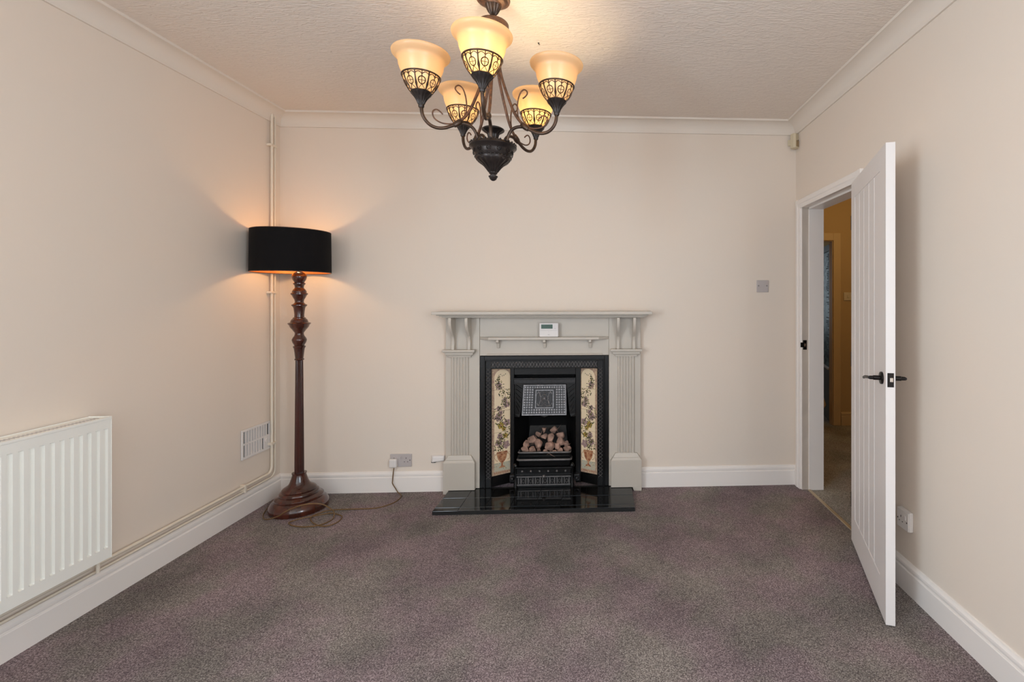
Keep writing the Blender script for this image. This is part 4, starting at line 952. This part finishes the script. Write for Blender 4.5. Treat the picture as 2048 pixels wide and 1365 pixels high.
# vase and bowl
vz = [(0.0001, 2.066), (0.014, 2.066), (0.030, 2.062), (0.040, 2.060), (0.046, 2.056), (0.046, 2.051), (0.040, 2.046), (0.030, 2.040), (0.025, 2.034), (0.022, 2.022), (0.022, 2.008), (0.028, 1.996), (0.036, 1.990), (0.040, 1.986)]
MB().lathe(vz, 60, flute=12, fd=0.003, fr=(1.99, 2.05)).build('vase', BD, ch, smooth=45)
bw_ = [(0.036, 1.990), (0.075, 1.994), (0.090, 1.992), (0.096, 1.986), (0.097, 1.979), (0.092, 1.973), (0.084, 1.968), (0.080, 1.960), (0.078, 1.950), (0.074, 1.944), (0.071, 1.938), (0.073, 1.934), (0.070, 1.926)]
MB().lathe(bw_, 60).build('bowl', BD, ch, smooth=40)
MB().lathe([(0.070, 1.930), (0.068, 1.922), (0.058, 1.914), (0.046, 1.906), (0.036, 1.896), (0.028, 1.886), (0.022, 1.878), (0.018, 1.874)], 96, flute=16, fd=0.004).build('fluted_cone', BD, ch, smooth=50)
MB().lathe([(0.018, 1.875), (0.017, 1.870), (0.012, 1.866), (0.012, 1.862), (0.019, 1.859), (0.019, 1.856), (0.016, 1.852), (0.013, 1.845), (0.006, 1.840), (0.0001, 1.839)], 24).build('finial', BD, ch, smooth=40)
rs = MB()
for k in range(12):
    q = 2 * PI * k / 12; c, s = math.cos(q), math.sin(q)
    R_ = 0.0815; z = 1.957
    for j in range(8):
        t, t2 = 2 * PI * j / 8, 2 * PI * (j + 1) / 8
        f_ = lambda t: (c * R_ - s * 0.009 * math.cos(t), s * R_ + c * 0.009 * math.cos(t), z + 0.009 * math.sin(t))
        rs.tube([f_(t), f_(t2)], 0.0016, 4)
    rs.ball((c * R_, s * R_, z), 0.003, 6, 5)
for k in range(30):
    q = 2 * PI * k / 30; rs.ball((0.0935 * math.cos(q), 0.0935 * math.sin(q), 1.991), 0.0042, 6, 5); rs.ball((0.0725 * math.cos(q), 0.0725 * math.sin(q), 1.936), 0.0042, 6, 5)
rs.build('bowl_relief', BD, ch, smooth=60)

R0 = 0.280; ZB = 2.096
def arm_meshes():
    out = []
    P = lambda r, z: (r, 0, z)
    low = smooth_path([P(0.052, 1.985), P(0.0600, 2.000), P(0.068, 2.024), P(0.082, 2.047), P(0.105, 2.058), P(0.135, 2.057), P(0.165, 2.043), P(0.192, 2.030), P(0.218, 2.025), P(0.243, 2.030), P(0.263, 2.046), P(0.276, 2.070), P(0.280, 2.100)], 4)
    out.append(('lower_arm', MB().tube(low, 0.0068, 10), BR))
    upp = smooth_path([P(0.022, 2.425), P(0.024, 2.36), P(0.034, 2.29), P(0.050, 2.235), P(0.068, 2.185), P(0.092, 2.125), P(0.115, 2.088), P(0.140, 2.062)], 4)
    out.append(('upper_arm', MB().tube(upp, 0.0060, 10), BRR))
    n = len(MB().v); cl_ = MB().lathe([(0.0001, -0.022), (0.0095, -0.020), (0.0125, -0.008), (0.0125, 0.008), (0.0105, 0.018), (0.0001, 0.022)], 14)
    cl_.xf(Matrix.Translation((0.142, 0, 2.058)) @ Matrix.Rotation(math.radians(-52), 4, 'Y'))
    out.append(('clasp', cl_, BR))
    s1 = smooth_path([P(0.150, 2.056), P(0.178, 2.048), P(0.206, 2.048), P(0.228, 2.058), P(0.238, 2.074), P(0.236, 2.090), P(0.224, 2.098), P(0.210, 2.092), P(0.200, 2.082)], 4)
    s2 = smooth_path([P(0.118, 2.088), P(0.110, 2.110), P(0.108, 2.140), P(0.112, 2.172), P(0.122, 2.200), P(0.136, 2.212), P(0.149, 2.206), P(0.152, 2.194), P(0.142, 2.182), P(0.132, 2.176)], 4)
    out.append(('scroll', MB().tube(s1, 0.0030, 8), BRR)); out.append(('scroll', MB().tube(s2, 0.0030, 8), BRR))
    return out
# wire basket as geometry on the glass surface
gp = [(0.034, 2.150), (0.046, 2.164), (0.056, 2.180), (0.064, 2.198), (0.0685, 2.214), (0.072, 2.226), (0.078, 2.240), (0.082, 2.252), (0.084, 2.264), (0.086, 2.274), (0.092, 2.283), (0.101, 2.290), (0.107, 2.297), (0.1085, 2.303), (0.106, 2.307), (0.101, 2.306)]
def grad(z):
    for (r1, z1_), (r2, z2_) in zip(gp, gp[1:]):
        if z1_ <= z <= z2_: return r1 + (r2 - r1) * (z - z1_) / (z2_ - z1_)
    return gp[0][0] if z < gp[0][1] else gp[-1][0]
def basket():
    mb = MB()
    def pt(q, z, o=0.0015): r = grad(z) + o; return (r * math.cos(q), r * math.sin(q), z)
    mb.tube([pt(2 * PI * k / 36, 2.214, 0.002) for k in range(36)], 0.0034, 6, closed=True)
    N = 8
    for k in range(N):
        q0 = 2 * PI * k / N; dq = 2 * PI / N
        mb.tube([pt(q0, 2.150 + 0.064 * i / 6) for i in range(7)], 0.0028, 5)                    # main rib
        mb.tube([pt(q0 + dq / 2, 2.193 + 0.021 * i / 2) for i in range(3)], 0.0018, 4)            # rib above ring
        for h in (0, 1):                                                                         # small arches under the hoop
            mb.tube([pt(q0 + dq * (h * 0.5 + 0.5 * i / 6), 2.200 + 0.008 * math.sin(PI * i / 6)) for i in range(7)], 0.0018, 4)
        zc_ = 2.180; rr_ = 0.0125                                                                # roundel with a cross
        rad_ = grad(zc_)
        mb.tube([pt(q0 + dq / 2 + rr_ * math.cos(2 * PI * i / 14) / rad_, zc_ + rr_ * math.sin(2 * PI * i / 14)) for i in range(14)], 0.0019, 4, closed=True)
        mb.tube([pt(q0 + dq / 2, zc_ - rr_), pt(q0 + dq / 2, zc_ + rr_)], 0.0012, 4)
        mb.tube([pt(q0 + dq / 2 - rr_ / rad_, zc_), pt(q0 + dq / 2 + rr_ / rad_, zc_)], 0.0012, 4)
        for sg in (-1, 1):
            mb.tube([pt(q0 + dq / 2, zc_ - rr_), pt(q0 + dq / 2 + sg * dq * 0.28, 2.157), pt(q0 + dq / 2 + sg * dq * 0.45, 2.150)], 0.0013, 4)
            mb.tube([pt(q0 + dq / 2 + sg * dq * 0.48, 2.185), pt(q0 + dq / 2 + sg * dq * 0.42, 2.170), pt(q0 + dq / 2 + sg * dq * 0.48, 2.158)], 0.0016, 4)
    return mb
proto = []
for nm, mb, m in arm_meshes(): proto.append((nm, mb.build(nm, m, smooth=60), 0))
cup = MB().lathe([(0.009, 2.094), (0.011, 2.098), (0.011, 2.104), (0.013, 2.108), (0.017, 2.118), (0.024, 2.130), (0.032, 2.140), (0.038, 2.146), (0.040, 2.151), (0.038, 2.155), (0.034, 2.154)], 84, flute=14, fd=0.0028, fr=(2.107, 2.150)).build('cup', BD, smooth=50)
bk = basket().build('basket', BR, smooth=70)
inner = [(r - 0.0035, z) for r, z in reversed(gp[:-1])]
gl = MB().lathe(gp + inner, 56).build('glass_shade', M['frost'], smooth=60)
MB_b = MB().lathe([(0.010, 2.150), (0.012, 2.165), (0.020, 2.185), (0.024, 2.205), (0.020, 2.225), (0.010, 2.236), (0.0001, 2.239)], 18)
bu = MB_b.build('bulb', M['bulb_dim'], smooth=60); bu_b = MB_b.build('bulb', M['bulb_bright'], smooth=60); bu_first = [True]
A0 = [(-0.182, -0.33), (-0.341, 0.046), (-0.071, 0.366), (0.266, -0.259), (0.327, 0.177)]   # (depth, lateral) of each arm from the centre
yaw = math.atan(47 / 960)
bright = [False, True, False, False, True]
bear = math.atan2(0.182, -0.33)
for i, (dd, ll) in enumerate(A0):
    wx = math.sin(yaw) * dd + math.cos(yaw) * ll; wy = math.cos(yaw) * dd - math.sin(yaw) * ll
    a_ = math.atan2(wy, wx)
    c, s = math.cos(a_), math.sin(a_)
    ar_ = bpy.data.objects.new('arm', None); COL.objects.link(ar_); ar_.parent = ch; ar_.rotation_euler = (0, 0, a_); ar_.empty_display_size = 0.02
    if bright[i]: ar_['label'] = 'arm whose shade glows brightest yellow-white'
    for nm, o, _ in proto:
        q = o if i == 0 else o.copy()
        if i: COL.objects.link(q)
        q.parent = ar_
    for o in (cup, bk, gl, bu):
        if o is bu and bright[i]:
            o = bu_b; first = bu_first[0]; bu_first[0] = False
        else: first = i == 0
        q = o if first else o.copy()
        if not first: COL.objects.link(q)
        q.parent = ar_; q.location = (R0, 0, 0); q.rotation_euler = (0, 0, -a_)
    wp = (CXX + R0 * c, CYY + R0 * s, 2.218)
    point('chandelier_bulb_light', wp, 4.6 if bright[i] else 0.5, (1.0, 0.82, 0.52) if bright[i] else (1.0, 0.74, 0.50), 0.022)
